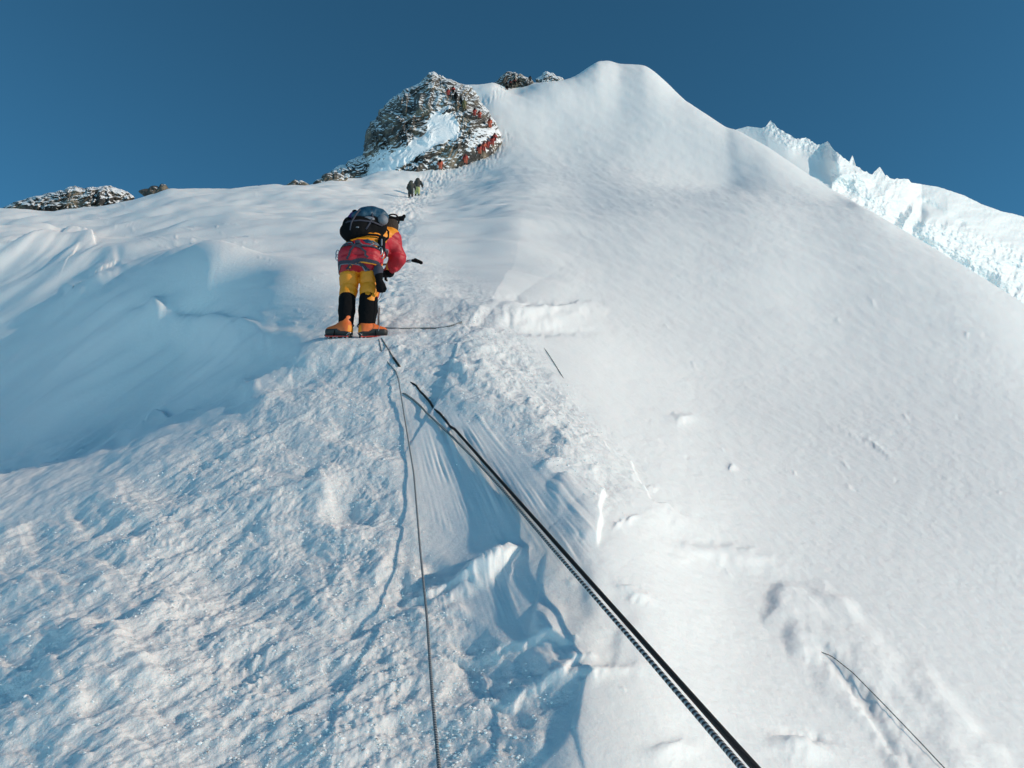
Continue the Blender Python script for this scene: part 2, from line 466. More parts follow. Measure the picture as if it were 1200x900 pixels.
# --- broken crust on the crest and the pit beside it
ledge([(700,640),(704,620),(702,600),(712,578),(700,568),(672,560),(640,556)], 12, 40, 9, 2.5, 10)
ledge([(812,610),(770,590),(752,570),(740,545),(705,520),(670,500),(640,480),(600,455)], 16, 30, 6, 4, 11)
bump_at(668, 690, 26, 40, 5, -16, 2.6)
bump_at(705, 735, 26, 34, 10, -10, 2.4)
bump_at(690, 790, 40, 7, -8, 9)
bump_at(640, 740, 14, 30, 15, 6)
ledge([(640,640),(632,690),(622,740),(640,760)], 10, 16, 2.2, 1, 12, 5)
ledge([(700,790),(680,800),(672,850),(690,920)], 10, 18, 2.2, 1, 13, 5)
bump_at(790, 880, 26, 10, -12, 8); bump_at(940, 880, 30, 14, 10, 14); bump_at(940, 862, 30, 5, 12, -8)
bump_at(735, 690, 12, 6, 30, 5); bump_at(752, 700, 14, 6, 25, 5); bump_at(722, 765, 20, 20, 0, -5)
# --- chunks of broken crust along the crest
_r = np.random.default_rng(11)
for _ in range(70):
    t_ = _r.random(); u_ = np.interp(t_, [0, .3, .6, 1], [470, 600, 720, 700]) + _r.normal() * 22; v_ = np.interp(t_, [0, .3, .6, 1], [395, 455, 560, 800]) + _r.normal() * 14
    bump_at(u_, v_, _r.uniform(3, 11), _r.uniform(1.5, 4), _r.uniform(-40, 40), _r.uniform(-2, 5))
for _ in range(60):
    bump_at(_r.uniform(700, 1180), _r.uniform(330, 880), _r.uniform(2, 7), _r.uniform(1.2, 2.5), _r.uniform(10, 60), _r.uniform(-1.5, 2.0))
# --- mounded drift across the lower right
ledge([(1190,905),(1150,860),(1110,815),(1070,785),(1040,770),(1020,745),(985,705),(960,695),(925,688)], 30, 0.1 + 46, 0.1, 4, 14)
band = in_poly(Uw, Vw, [(920,690),(965,690),(1000,715),(1030,760),(1075,785),(1110,815),(1180,895),(1300,1000),(1120,1000),(1040,880),(960,790),(900,720)], 14)
D += MPP * band * (8 + 5 * fbm((U + V) / 160, (V - U) / 60, 2, 130) + .7 * fbm(U / 26, V / 26, 3, 131))
bump_at(960, 770, 10, 40, -45, -6); bump_at(1010, 820, 8, 60, -42, -8); bump_at(1040, 870, 8, 50, -35, -8)
bump_at(880, 655, 30, 9, 10, 5); bump_at(830, 650, 50, 10, 5, 6); bump_at(800, 610, 40, 10, 35, 4)
# --- rope scratches radiating down the fall line
ang = np.arctan2(U - 455 + .03 * V, V - 340)
rad = np.hypot(U - 455, V - 340)
scr = (noise(ang * 48, rad / 110, 140) * smooth(-.2, .5, noise(ang * 14, rad / 60, 142)) * 1.4 + .5 * noise(ang * 120, rad / 60, 141)) * (.35 + .9 * smooth(-.3, .5, noise(U / 50, V / 40, 143)))
scm = np.maximum.reduce([
    in_poly(Uw, Vw, [(475,470),(560,500),(690,630),(700,660),(640,660),(610,640),(480,600)], 10),
    in_poly(Uw, Vw, [(500,700),(600,650),(630,700),(620,745),(540,760)], 8),
    in_poly(Uw, Vw, [(560,780),(640,755),(680,760),(670,800),(600,850),(560,830)], 7),
    in_poly(Uw, Vw, [(380,825),(450,820),(470,860),(470,960),(370,960)], 9),
    .7 * in_poly(Uw, Vw, [(540,480),(620,500),(700,570),(700,640),(640,600)], 10)])
D += scm * MPP * 1.3 * scr


# settle the relief: nothing taller than the pixel scale it was drawn for, far rows smooth
Z = Z0 + D
rough = np.clip(churn * .9 + chips * .8 + trail * .8 + edgeband * .5 + .10 + .15 * plateau - scm * .5, 0, 1) * smooth(160, 60, Y)
# trodden flat under the nearest climber's boots
def _gp(u, v):
    s, t = pix_st(u, v); i = int(np.interp(float(s), S1, np.arange(len(S1)))); tt = (Z[:, i] - CAMZ) / Y1
    k = max(int(np.argmax(tt >= float(t))), 1); return np.array([S1[i] * Y1[k], Y1[k], Z[k, i]])
_f = _gp(416, 396)
_w = np.exp(-(np.hypot((X - _f[0]) / .62, (Y - _f[1] - .05) / .40)) ** 2.4)
Z = Z * (1 - _w) + (_f[2] + .42 * (Y - _f[1]) + .006 * fbm(X * 9, Y * 9, 3, 900)) * _w
snow = snow_material('snow')
co = np.stack([X, Y, Z], -1).reshape(-1, 3)
me = mesh_np('snow_slope', co, grid_faces(*X.shape))
attr(me, 'rough', rough)
ground = tag(new_obj('snow_slope', me, None, [snow]), kind='structure')

def ground_z(x, y):
    s = x / y
    i = np.clip(np.interp(s, S1, np.arange(len(S1))), 0, len(S1) - 1.001); j = np.clip(np.interp(y, Y1, np.arange(NR)), 0, NR - 1.001)
    i0 = int(i); j0 = int(j); fi = i - i0; fj = j - j0
    # rows share s, heights scale with y
    z00, z01, z10, z11 = Z[j0, i0], Z[j0, i0 + 1], Z[j0 + 1, i0], Z[j0 + 1, i0 + 1]
    return float((z00 * (1 - fi) + z01 * fi) * (1 - fj) + (z10 * (1 - fi) + z11 * fi) * fj)

def on_ground(u, v, lift=0.0):
    """first point of the snow seen at photo pixel (u, v)"""
    s, t = pix_st(u, v); s = float(s); t = float(t)
    i = float(np.interp(s, S1, np.arange(len(S1)))); i0 = int(i); f = i - i0
    zc = Z[:, i0] * (1 - f) + Z[:, i0 + 1] * f
    tt = (zc - CAMZ) / Y1
    k = np.nonzero(tt >= t)[0]
    if len(k) == 0: k = [int(np.argmax(tt))]
    k = max(int(k[0]), 1)
    a, b = tt[k - 1], tt[k]
    g = 0 if b == a else float(np.clip((t - a) / (b - a), 0, 1))
    y = Y1[k - 1] * (1 - g) + Y1[k] * g
    return Vector((s * y, y, zc[k - 1] * (1 - g) + zc[k] * g + lift))

# the mountain below and behind the camera, so that light and side views stay true
xs = np.concatenate([-np.geomspace(60, 1, 30), [0], np.geomspace(1, 60, 30)])
yb = np.concatenate([-np.geomspace(60, 1, 26), [0.3, 1.32]])
XB, YB = np.meshgrid(xs, yb)
ZB = np.where(XB > 0, -.36 * XB, .15 * XB) * smooth(0, 1, np.abs(XB)) + 0.47 * YB - 0.12 - .25 * np.maximum(np.abs(XB) - 8, 0)
meb = mesh_np('lower_slope', np.stack([XB, YB, ZB], -1).reshape(-1, 3), grid_faces(*XB.shape))
tag(new_obj('snow_slope', meb, None, [snow]), kind='structure')
# ------------------------------------------------------------------ broken snow ridge behind the right-hand face
def cornice():
    sky_l = [(850,160),(862,152),(876,148),(890,150),(897,149),(903,141),(912,150),(925,158),(932,163),(945,161),(958,170),(970,166),(980,178),(995,190),(999,182),(1003,194),(1012,200),
             (1022,205),(1026,199),(1031,196),(1037,205),(1045,209),(1065,210),(1068,214),(1100,219),(1130,229),(1150,239),(1175,248),(1190,251),(1200,254),(1260,276),(1330,300),(1420,350)]
    wall = [(850,152),(940,166),(975,186),(990,193),(1010,203),(1040,222),(1065,238),(1080,262),(1110,262),(1150,278),(1200,300),(1300,352),(1420,400)]
    bot = [(850,158),(900,175),(975,222),(1046,262),(1100,294),(1200,356),(1300,416),(1420,480)]
    fx = lambda P, u: np.interp(u, [p[0] for p in P], [p[1] for p in P])
    u = np.linspace(852, 1418, 760); a = np.concatenate([np.linspace(0, 1, 330), np.linspace(1, 1.6, 40)[1:]])
    Ug, Ag = np.meshgrid(u, a)
    vs_, vw_, vb_ = fx(sky_l, Ug), fx(wall, Ug), fx(bot, Ug) + 34
    jag = smooth(890, 905, Ug) * smooth(1075, 1050, Ug) + .25
    vs_ = vs_ + (1.6 * fbm(Ug / 7, Ug * 0, 3, 400) + 1.2 * fbm(Ug / 3, Ug * 0, 2, 401)) * jag * .6
    vw_ = vw_ + 3 * fbm(Ug / 60, Ug * 0 + .3, 2, 402)
    A1 = np.minimum(Ag, 1)
    Vg = vb_ + (vs_ - vb_) * A1
    Yb = np.interp(Ug, [850, 975, 1200, 1420], [172, 160, 190, 225])
    h = np.maximum(vb_ - Vg, 0) * Yb / F                       # height above the foot
    hw = np.maximum(vb_ - vw_, 0) * Yb / F
    wallness = smooth(962, 985, Ug)
    rec = np.where(h < hw, 0.35 * h, 0.35 * hw + 1.5 * (h - hw)) * wallness + (1 - wallness) * 1.15 * h
    inw = smooth(2.5, 0, h - hw) * wallness
    lean = (Ug - 975) / 225
    chunk = ridged(Ug / 50 + Vg / 70, Vg / 40 - Ug / 90, 4, 410, .42) - 1.2
    flute = noise((Ug + Vg * .35) / 9, Vg / 60, 414) + .6 * noise((Ug + Vg * .3) / 4, Vg / 30, 415)
    crumbs = fbm(Ug / 5, Vg / 5, 3, 416)
    dep = inw * (-1.1 * chunk - .25 * flute * smooth(.3, .7, lean + .3) - .25 * crumbs) + (1 - inw) * wallness * (.08 * crumbs + 1.0 * fbm(Ug / 60, Vg / 30, 3, 417))
    dep += .35 * crumbs * jag * smooth(.6, 1, A1)
    # overhanging brow and the shaded notch under it
    nd, _, ns = poly_dist(Ug, Vg, [(1046,262),(1060,245),(1072,232),(1078,250),(1070,266)])
    dep += 3.2 * np.exp(-(nd / 7) ** 2)
    nd, _, ns = poly_dist(Ug, Vg, [(1050,272),(1090,290),(1130,312),(1160,335)])
    dep += 2.4 * np.exp(-(nd / 9) ** 2)
    nd, _, ns = poly_dist(Ug, Vg, [(1085,238),(1110,252),(1125,262)])
    dep += 1.8 * np.exp(-(nd / 6) ** 2)
    nd, _, ns = poly_dist(Ug, Vg, [(940,180),(975,212),(985,222)])
    dep -= (1 - wallness) * 0 + 2.0 * np.exp(-(nd / 12) ** 2) * -1
    # the left part is a rounded snow shoulder that turns away from the sun
    bul = np.exp(-((Ug - 925 - (Vg - 165) * .9) / 34) ** 2)
    dep += -3.0 * bul * (1 - wallness)
    back = np.maximum(Ag - 1, 0) * 60
    Yd = Yb + rec + dep * smooth(0, .12, Ag) + back * 1.0
    s, t = pix_st(Ug, Vg)
    # the back side drops away
    Zd = CAMZ + t * Yd - back * 1.1 - back * t
    co = np.stack([s * Yd, Yd, Zd], -1).reshape(-1, 3)
    me = mesh_np('snow_ridge', co, grid_faces(*Ug.shape))
    attr(me, 'rough', np.clip(inw * .15 + .05, 0, 1))
    tag(new_obj('snow_ridge', me, None, [snow_material('ridge_snow', .5)]), kind='structure')
cornice()

# ------------------------------------------------------------------ rock
def rock_material():
    m = bpy.data.materials.new('snowy_rock'); m.use_nodes = True
    nt = m.node_tree; N = nt.nodes; L = nt.links; b = N['Principled BSDF']
    geo = N.new('ShaderNodeNewGeometry')
    n1 = N.new('ShaderNodeTexNoise'); n1.inputs['Scale'].default_value = .35; n1.inputs['Detail'].default_value = 6
    L.new(geo.outputs['Position'], n1.inputs['Vector'])
    cr = N.new('ShaderNodeValToRGB')
    e = cr.color_ramp.elements
    e[0].position = .38; e[0].color = (.035, .034, .033, 1)
    e[1].position = .66; e[1].color = (.24, .195, .14, 1)
    k = e.new(.52); k.color = (.095, .08, .065, 1)
    L.new(n1.outputs['Fac'], cr.inputs['Fac'])
    n2 = N.new('ShaderNodeTexNoise'); n2.inputs['Scale'].default_value = 1.35; n2.inputs['Detail'].default_value = 7; n2.inputs['Roughness'].default_value = .6
    mp = N.new('ShaderNodeMapping'); mp.inputs['Rotation'].default_value = (0, R(25), 0); mp.inputs['Scale'].default_value = (.7, 1, 1.8)
    L.new(geo.outputs['Position'], mp.inputs['Vector']); L.new(mp.outputs['Vector'], n2.inputs['Vector'])
    sep = N.new('ShaderNodeSeparateXYZ'); L.new(geo.outputs['Normal'], sep.inputs[0])
    at_ = N.new('ShaderNodeAttribute'); at_.attribute_name = 'snowy'
    a1 = N.new('ShaderNodeMath'); a1.operation = 'MULTIPLY_ADD'; a1.inputs[1].default_value = .30
    L.new(sep.outputs['Z'], a1.inputs[0]); L.new(n2.outputs['Fac'], a1.inputs[2])
    a2 = N.new('ShaderNodeMath'); a2.operation = 'ADD'; L.new(a1.outputs[0], a2.inputs[0]); L.new(at_.outputs['Fac'], a2.inputs[1])
    mr = N.new('ShaderNodeMapRange'); mr.inputs['From Min'].default_value = .69; mr.inputs['From Max'].default_value = .73
    L.new(a2.outputs[0], mr.inputs['Value'])
    mx = N.new('ShaderNodeMix'); mx.data_type = 'RGBA'
    L.new(mr.outputs['Result'], mx.inputs['Factor']); L.new(cr.outputs['Color'], mx.inputs['A']); mx.inputs['B'].default_value = (.86, .88, .90, 1)
    L.new(mx.outputs['Result'], b.inputs['Base Color']); b.inputs['Roughness'].default_value = .85
    bp = N.new('ShaderNodeBump'); bp.inputs['Distance'].default_value = .25; bp.inputs['Strength'].default_value = .6
    L.new(n2.outputs['Fac'], bp.inputs['Height']); L.new(bp.outputs['Normal'], b.inputs['Normal'])
    return m
ROCK = rock_material()

def inside_mask(px, py, poly, soft): return in_poly(px, py, poly, soft)

def outcrop(outline, centre, dist, thick, amp, label, seed, nth=420, nph=170, snow_poly=(), bare=(), tilt=0.5, snowy=0.0, block=1.0):
    """a boulder-like mass: its outline turned into a rounded, broken body with real depth"""
    th = np.linspace(0, 2 * math.pi, nth + 1)
    pa = np.array([math.atan2(-(v - centre[1]), u - centre[0]) for u, v in outline]) % (2 * math.pi)
    pr = np.array([math.hypot(u - centre[0], v - centre[1]) for u, v in outline])
    o = np.argsort(pa); pa = pa[o]; pr = pr[o]
    Rr = np.interp(th, np.concatenate([pa - 2 * math.pi, pa, pa + 2 * math.pi]), np.tile(pr, 3))
    ph = np.linspace(0.0008, 1, nph) * R(165)
    TH, PH = np.meshgrid(th, ph); RR = np.tile(Rr, (nph, 1))
    rad = np.sin(np.minimum(PH, math.pi / 2)) ** .8
    rad = np.where(PH > math.pi / 2, np.sin(PH), rad)
    px = centre[0] + np.cos(TH) * RR * rad
    py = centre[1] - np.sin(TH) * RR * rad
    mpp = dist / F
    dep = -np.cos(PH) * thick
    dep += tilt * (centre[1] - py) * mpp                       # the top leans back
    k = mpp * 1.0
    x = px * k; y = py * k
    rx = x * .7 - y * .7; ry = x * .7 + y * .7               # tilted strata
    rx = rx + 1.5 * block * noise(x / (4 * block), y / (4 * block), 530 + seed); ry = ry + 1.5 * block * noise(x / (4 * block) + 9, y / (4 * block), 531 + seed)
    w = amp * ((ridged(rx / (5 * block), ry / (4 * block), 5, 500 + seed, .6) - 1.0) * .9
               + 1.0 * (.5 - worley(rx / (2.0 * block), ry / (1.3 * block), 510 + seed)[0])
               + .7 * (.5 - worley(rx / (.9 * block), ry / (.55 * block), 511 + seed)[0]))
    fade = smooth(0, .3, np.sin(PH))
    dep -= w * (.35 + .65 * fade)
    rr = 1 + (w / (RR * mpp + 1.5)) * .32 * smooth(R(50), R(95), PH)
    px = centre[0] + (px - centre[0]) * rr; py = centre[1] + (py - centre[1]) * rr
    sn = np.full(px.shape, snowy)
    for P, soft, val in snow_poly:
        mk = in_poly(px + 2 * noise(px / 6, py / 6, 520), py + 2 * noise(px / 6, py / 6, 521), P, soft); sn += val * mk; 
        if val > 0: dep += mk * w * .75
    s, t = pix_st(px, py); yy = dist + dep
    base = on_ground(centre[0], max(v for u, v in outline))
    P3 = np.stack([s * yy, yy, CAMZ + t * yy], -1).reshape(-1, 3)
    org = np.array([P3[:, 0].mean(), P3[:, 1].mean(), P3[:, 2].min()])
    me = mesh_np('rock_outcrop', P3 - org, grid_faces(*px.shape))
    attr(me, 'snowy', sn)
    ob = new_obj('rock_outcrop', me, None, [ROCK]); ob.location = org
    tag(ob, label, 'rock', 'rock outcrops along the skyline')
    return ob

outcrop([(418,222),(424,196),(426,182),(427,165),(429,153),(440,140),(445,130),(456,120),(468,111),(480,103),(492,97),(500,90),(504,86),(508,85),(515,88),(524,92),(535,98),(548,101),(556,108),(566,118),(571,128),(577,138),(580,146),(585,156),(587,168),(583,181),(568,195),(548,207),(525,219),(500,232),(470,238),(440,236)],
        (505,155), 121, 10, 1.0, 'big snow-dusted rock buttress rising beside the line of climbers', 1, 760, 340,
        snow_poly=[([(505,132),(530,132),(538,150),(534,163),(512,168),(492,180),(470,196),(440,206),(426,205),(440,192),(462,180),(482,166),(500,158)], 2.5, .42),
                   ([(562,97),(600,97),(600,140),(582,132),(568,115)], 3, .3), ([(495,84),(540,95),(560,118),(575,140),(560,150),(520,115)], 4, -.09), ([(560,150),(590,150),(590,175),(540,200),(480,205),(500,190),(540,175)], 4, .07),
                   ([(425,185),(470,170),(480,176),(440,202),(425,200)], 4, .12),
                   ([(425,140),(500,92),(510,130),(470,165),(425,175)], 8, -.10)], tilt=.55, snowy=.10)
outcrop([(370,214),(380,207),(392,199),(405,193),(416,186),(428,182),(440,184),(446,196),(440,210),(420,216),(395,222)], (410,203), 116, 4, .7,
        'low ribbed rock ledge running down left from the big buttress', 2, 320, 130, snowy=.08, block=.7)
outcrop([(333,219),(340,214),(350,212),(358,214),(364,218),(356,224),(342,226)], (349,218), 96, 1.2, .3, 'tiny dark rock tip poking out of the snow left of the buttress ledge', 3, 120, 60, snowy=-.05, block=.35)
outcrop([(366,216),(376,209),(390,204),(402,205),(408,208),(400,216),(380,222)], (388,212), 98, 1.6, .4, 'brown rock slab lying in the snow at the foot of the buttress ledge', 4, 160, 70, snowy=-.02, block=.4)
outcrop([(2,244),(14,238),(28,234),(48,229),(62,226),(75,223),(86,219),(98,221),(112,220),(128,218),(140,221),(152,226),(157,232),(150,240),(130,250),(90,254),(50,255),(20,254)], (85,238), 70, 3.6, .55,
        'long low band of broken brown rocks on the left skyline', 5, 520, 150, snowy=.04, block=.38)
outcrop([(162,224),(174,221),(186,219),(189,215),(193,216),(197,220),(205,224),(200,231),(176,231)], (186,225), 79, 1.5, .35,
        'small dark rock with a round boulder on top on the left skyline', 6, 200, 80, snowy=-.12, block=.35)
outcrop([(581,97),(586,91),(592,86),(600,84),(607,87),(616,90),(624,95),(628,100),(618,108),(595,112)], (603,97), 168, 4, .8,
        'pale tan crag on the saddle with dark figures below it', 7, 240, 100, snowy=.0, block=.6)
outcrop([(628,94),(634,88),(639,84),(645,86),(652,89),(660,93),(664,98),(650,106),(634,104)], (645,96), 172, 4, .8,
        'small pointed snowy crag between the saddle and the summit dome', 8, 200, 90, snowy=.1, block=.6)
# ------------------------------------------------------------------ signed-distance modelling
class SDF:
    """smooth union of tapered capsules and ellipsoids, polygonised with surface nets"""
    def __init__(self): self.p = []
    def cap(self, a, b, ra, rb, k=.03, flat=None): self.p.append(('c', np.array(a, float), np.array(b, float), ra, rb, k, flat)); return self
    def ell(self, c, r, k=.03, rot=None): self.p.append(('e', np.array(c, float), np.array(r, float), 0, 0, k, rot)); return self
    def box(self, c, r, rd=.02, k=.02, rot=None): self.p.append(('b', np.array(c, float), np.array(r, float), rd, 0, k, rot)); return self
    def chain(self, pts, rs, k=.03):
        for i in range(len(pts) - 1): self.cap(pts[i], pts[i + 1], rs[i], rs[i + 1], k)
        return self
    def ev(self, P):
        d = None
        for kind, a, b, ra, rb, k, ex in self.p:
            if kind == 'c':
                ab = b - a; t = np.clip(((P - a) @ ab) / max(ab @ ab, 1e-9), 0, 1)
                q = P - a - t[..., None] * ab
                if ex is not None: q = q / np.array(ex)
                v = np.sqrt((q * q).sum(-1)) - (ra + (rb - ra) * t)
            else:
                q = P - a
                if ex is not None: q = q @ np.array(ex.to_3x3() if hasattr(ex, 'to_3x3') else ex)
                if kind == 'e':
                    n = np.sqrt(((q / b) ** 2).sum(-1)); v = (n - 1) * b.min()
                else:
                    w = np.abs(q) - (b - ra); v = np.sqrt((np.maximum(w, 0) ** 2).sum(-1)) + np.minimum(w.max(-1), 0) - ra
            if d is None: d = v
            else:
                h = np.clip(.5 + .5 * (d - v) / k, 0, 1); d = d * (1 - h) + v * h - k * h * (1 - h)
        return d
    def bounds(self):
        lo, hi = [], []
        for kind, a, b, ra, rb, k, ex in self.p:
            if kind == 'c':
                r = max(ra, rb) * (max(ex) if ex is not None else 1); lo += [a - r, b - r]; hi += [a + r, b + r]
            else: r = np.linalg.norm(b) if ex is not None else b; lo.append(a - r); hi.append(a + r)
        return np.min(lo, 0) - .03, np.max(hi, 0) + .03

def surface(name, sdf, vox, mod=None, parent=None, mats=(), clip=None, relax=2):
    fn = sdf.ev
    lo, hi = sdf.bounds()
    n = np.maximum(((hi - lo) / vox).astype(int) + 2, 4)
    ax = [lo[i] + vox * np.arange(n[i]) for i in range(3)]
    G = np.stack(np.meshgrid(*ax, indexing='ij'), -1)
    D3 = fn(G)
    if mod is not None: D3 = D3 + mod(G, D3)
    ins = D3 < 0
    # cells
    c = np.zeros(tuple(n - 1), int); cor = []
    for i in (0, 1):
        for j in (0, 1):
            for k in (0, 1):
                sl = (slice(i, n[0] - 1 + i), slice(j, n[1] - 1 + j), slice(k, n[2] - 1 + k)); cor.append(((i, j, k), sl)); c += ins[sl]
    act = (c > 0) & (c < 8); idx = -np.ones(c.shape, int); idx[act] = np.arange(act.sum())
    acc = np.zeros(c.shape + (3,)); cnt = np.zeros(c.shape)
    for (A, sa) in cor:
        for (B, sb) in cor:
            if sum(B) - sum(A) == 1 and all(b >= a for a, b in zip(A, B)):
                da, db = D3[sa], D3[sb]; m = (da < 0) != (db < 0)
                t = np.where(m, da / np.where(m, da - db, 1), 0)
                for q in range(3): acc[..., q] += np.where(m, A[q] + t * (B[q] - A[q]), 0)
                cnt += m
    ii = np.argwhere(act); co = lo + vox * (ii + acc[act] / cnt[act][:, None])
    faces = []
    for d in range(3):
        e1, e2 = (d + 1) % 3, (d + 2) % 3
        sa = [slice(None)] * 3; sb = [slice(None)] * 3; sa[d] = slice(0, -1); sb[d] = slice(1, None)
        a_, b_ = ins[tuple(sa)], ins[tuple(sb)]
        for flip, m in ((0, a_ & ~b_), (1, ~a_ & b_)):
            w = np.argwhere(m); w = w[(w[:, e1] > 0) & (w[:, e2] > 0) & (w[:, e1] < n[e1] - 1) & (w[:, e2] < n[e2] - 1)]
            if not len(w): continue
            o1 = np.zeros(3, int); o1[e1] = 1; o2 = np.zeros(3, int); o2[e2] = 1
            q = [w - o1 - o2, w - o2, w, w - o1]
            f = np.stack([idx[tuple(x.T)] for x in q], -1)
            faces.append(f[:, ::-1] if flip else f)
    F_ = np.concatenate(faces); F_ = F_[(F_ >= 0).all(1)]
    me = mesh_np(name, co, F_)
    if relax:
        bm = bmesh.new(); bm.from_mesh(me)
        for _ in range(relax): bmesh.ops.smooth_vert(bm, verts=bm.verts, factor=.5, use_axis_x=True, use_axis_y=True, use_axis_z=True)
        if clip: clip(bm)
        bm.to_mesh(me); bm.free()
        for p in me.polygons: p.use_smooth = True
    return new_obj(name, me, parent, mats)

def paint(ob, fn):
    """material index per face from its centre"""
    me = ob.data; n = len(me.polygons)
    c = np.empty(n * 3, np.float32); me.polygons.foreach_get('center', c)
    me.polygons.foreach_set('material_index', fn(c.reshape(-1, 3)).astype(np.int32))

def tube(name, pts, r, m, parent=None, seg=8, closed=False, r2=None, twist=None):
    P = np.array([tuple(p) for p in pts], float); n = len(P)
    tan = np.gradient(P, axis=0); tan /= np.linalg.norm(tan, axis=1)[:, None] + 1e-12
    up = np.array([0., 0., 1.]) if abs(tan[0][2]) < .9 else np.array([1., 0., 0.])
    rings = []
    nrm = np.cross(tan[0], up); nrm /= np.linalg.norm(nrm)
    for i in range(n):
        nrm = nrm - tan[i] * (nrm @ tan[i]); nrm /= np.linalg.norm(nrm) + 1e-12
        bn = np.cross(tan[i], nrm)
        rr = r if r2 is None else r + (r2 - r) * i / (n - 1)
        a = np.linspace(0, 2 * math.pi, seg, endpoint=False)
        rings.append(P[i] + rr * (np.cos(a)[:, None] * nrm + np.sin(a)[:, None] * bn))
    co = np.concatenate(rings)
    f = []
    for i in range(n - 1):
        for j in range(seg):
            f.append((i * seg + j, i * seg + (j + 1) % seg, (i + 1) * seg + (j + 1) % seg, (i + 1) * seg + j))
    bm = bmesh.new(); vv = [bm.verts.new(c) for c in co]
    for q in f: bm.faces.new([vv[k] for k in q])
    if closed:
        for j in range(seg): bm.faces.new([vv[(n - 1) * seg + j], vv[(n - 1) * seg + (j + 1) % seg], vv[(j + 1) % seg], vv[j]])
    else:
        bm.faces.new(vv[:seg][::-1]); bm.faces.new(vv[-seg:])
    me = bpy.data.meshes.new(name); bm.to_mesh(me); bm.free()
    for p in me.polygons: p.use_smooth = True
    return new_obj(name, me, parent, (m,))

def strip(name, pts, nrms, w, th, m, parent=None):
    """flat strap: a band of width w and thickness th lying on the given normals"""
    P = [Vector(p) for p in pts]; bm = bmesh.new(); rows = []
    for i, p in enumerate(P):
        t = (P[min(i + 1, len(P) - 1)] - P[max(i - 1, 0)]).normalized(); nn = Vector(nrms[i]).normalized()
        s_ = t.cross(nn).normalized()
        rows.append([bm.verts.new(p + s_ * w / 2), bm.verts.new(p + s_ * w / 2 + nn * th), bm.verts.new(p - s_ * w / 2 + nn * th), bm.verts.new(p - s_ * w / 2)])
    for a, b in zip(rows, rows[1:]):
        for j in range(4): bm.faces.new([a[j], a[(j + 1) % 4], b[(j + 1) % 4], b[j]])
    bm.faces.new(rows[0][::-1]); bm.faces.new(rows[-1])
    bmesh.ops.recalc_face_normals(bm, faces=bm.faces)
    me = bpy.data.meshes.new(name); bm.to_mesh(me); bm.free()
    return new_obj(name, me, parent, (m,))

RED = mat('red_shell', (.42, .006, .018), .55, bump=.35, bscale=22, vary=.18)
YEL = mat('amber_shell', (.80, .26, .006), .55, bump=.35, bscale=22, vary=.15)
BLK = mat('black_cloth', (.004, .004, .005), .9, spec=.15, bump=.4, bscale=30)
TEAL = mat('teal_nylon', (.010, .055, .10), .5, bump=.5, bscale=26, vary=.25)
GREY = mat('grey_nylon', (.17, .18, .21), .6, bump=.4, bscale=26)
PURP = mat('purple_plastic', (.10, .03, .13), .35)
WEB = mat('dark_webbing', (.035, .035, .055), .8)
ORG = mat('orange_leather', (.72, .14, .025), .5, bump=.2, bscale=30, vary=.15)
RUB = mat('black_rubber', (.012, .012, .012), .55)
STEEL = mat('brushed_steel', (.45, .46, .48), .35, metal=.9)
CRIM = mat('crampon_red', (.55, .05, .03), .4, metal=.3)
SKIN = mat('skin', (.42, .24, .16), .55)
BRWN = mat('dark_brown_wool', (.03, .018, .013), .9, bump=.5, bscale=60)
LENS = mat('mirrored_lens', (.05, .05, .06), .08, metal=.8)

# ------------------------------------------------------------------ the climber in the red and amber suit
foot = on_ground(416, 396)
HS = foot.y / 7.6
print('foot', foot, HS)
hero = empty('person', (foot.x, foot.y, foot.z - .015))
tag(hero, 'nearest climber, in a red and amber down suit, bending forward with boots turned out', 'person')
hero.scale = (HS, HS, HS)
def gz(x, y): return (ground_z(foot.x + x * HS, foot.y + y * HS) - foot.z + .015) / HS

hipL, hipR = (-.10, .03, .88), (.115, .03, .88)
kneeL, kneeR = (-.108, .06, .58), (.118, .05, .58)
ankL, ankR = (-.105, .01, .17), (.115, .01, .15)
pel = (0.0, .04, .95); waist = (.03, .12, 1.08); chest = (.10, .30, 1.26); neck = (.165, .44, 1.42); head = (.225, .50, 1.525)
shR, shL = (.265, .35, 1.31), (-.07, .36, 1.30)
elR, elL = (.345, .40, 1.09), (-.19, .34, 1.04)
wrR, wrL = (.215, .52, .97), (-.06, .55, .99)

def hand(S, w, tip, side, k=.006, sc_=1.0):
    """palm, four curled fingers and a thumb from wrist w towards tip"""
    w = Vector(w); d = (Vector(tip) - w).normalized(); s_ = Vector(side).normalized(); nrm = d.cross(s_)
    S.cap(w, w + d * .085 * sc_, .034 * sc_, .040 * sc_, .02)
    for i, L in enumerate((.068, .078, .072, .056)):
        b = w + d * .085 * sc_ + s_ * (-.033 + .022 * i) * sc_
        m_ = b + (d * .75 + nrm * .35) * L * .55 * sc_; e = m_ + (d * .2 + nrm * .9) * L * .5 * sc_
        S.cap(b, m_, .0125 * sc_, .0115 * sc_, k); S.cap(m_, e, .0115 * sc_, .010 * sc_, k)
    b = w + d * .03 * sc_ - s_ * .034 * sc_
    S.cap(b, b + (d * .5 - s_ * .6 + nrm * .4) * .05 * sc_, .015 * sc_, .013 * sc_, .01)
    S.cap(b + (d * .5 - s_ * .6 + nrm * .4) * .05 * sc_, b + (d * .9 - s_ * .5 + nrm * .9) * .07 * sc_, .013 * sc_, .011 * sc_, k)
    return S

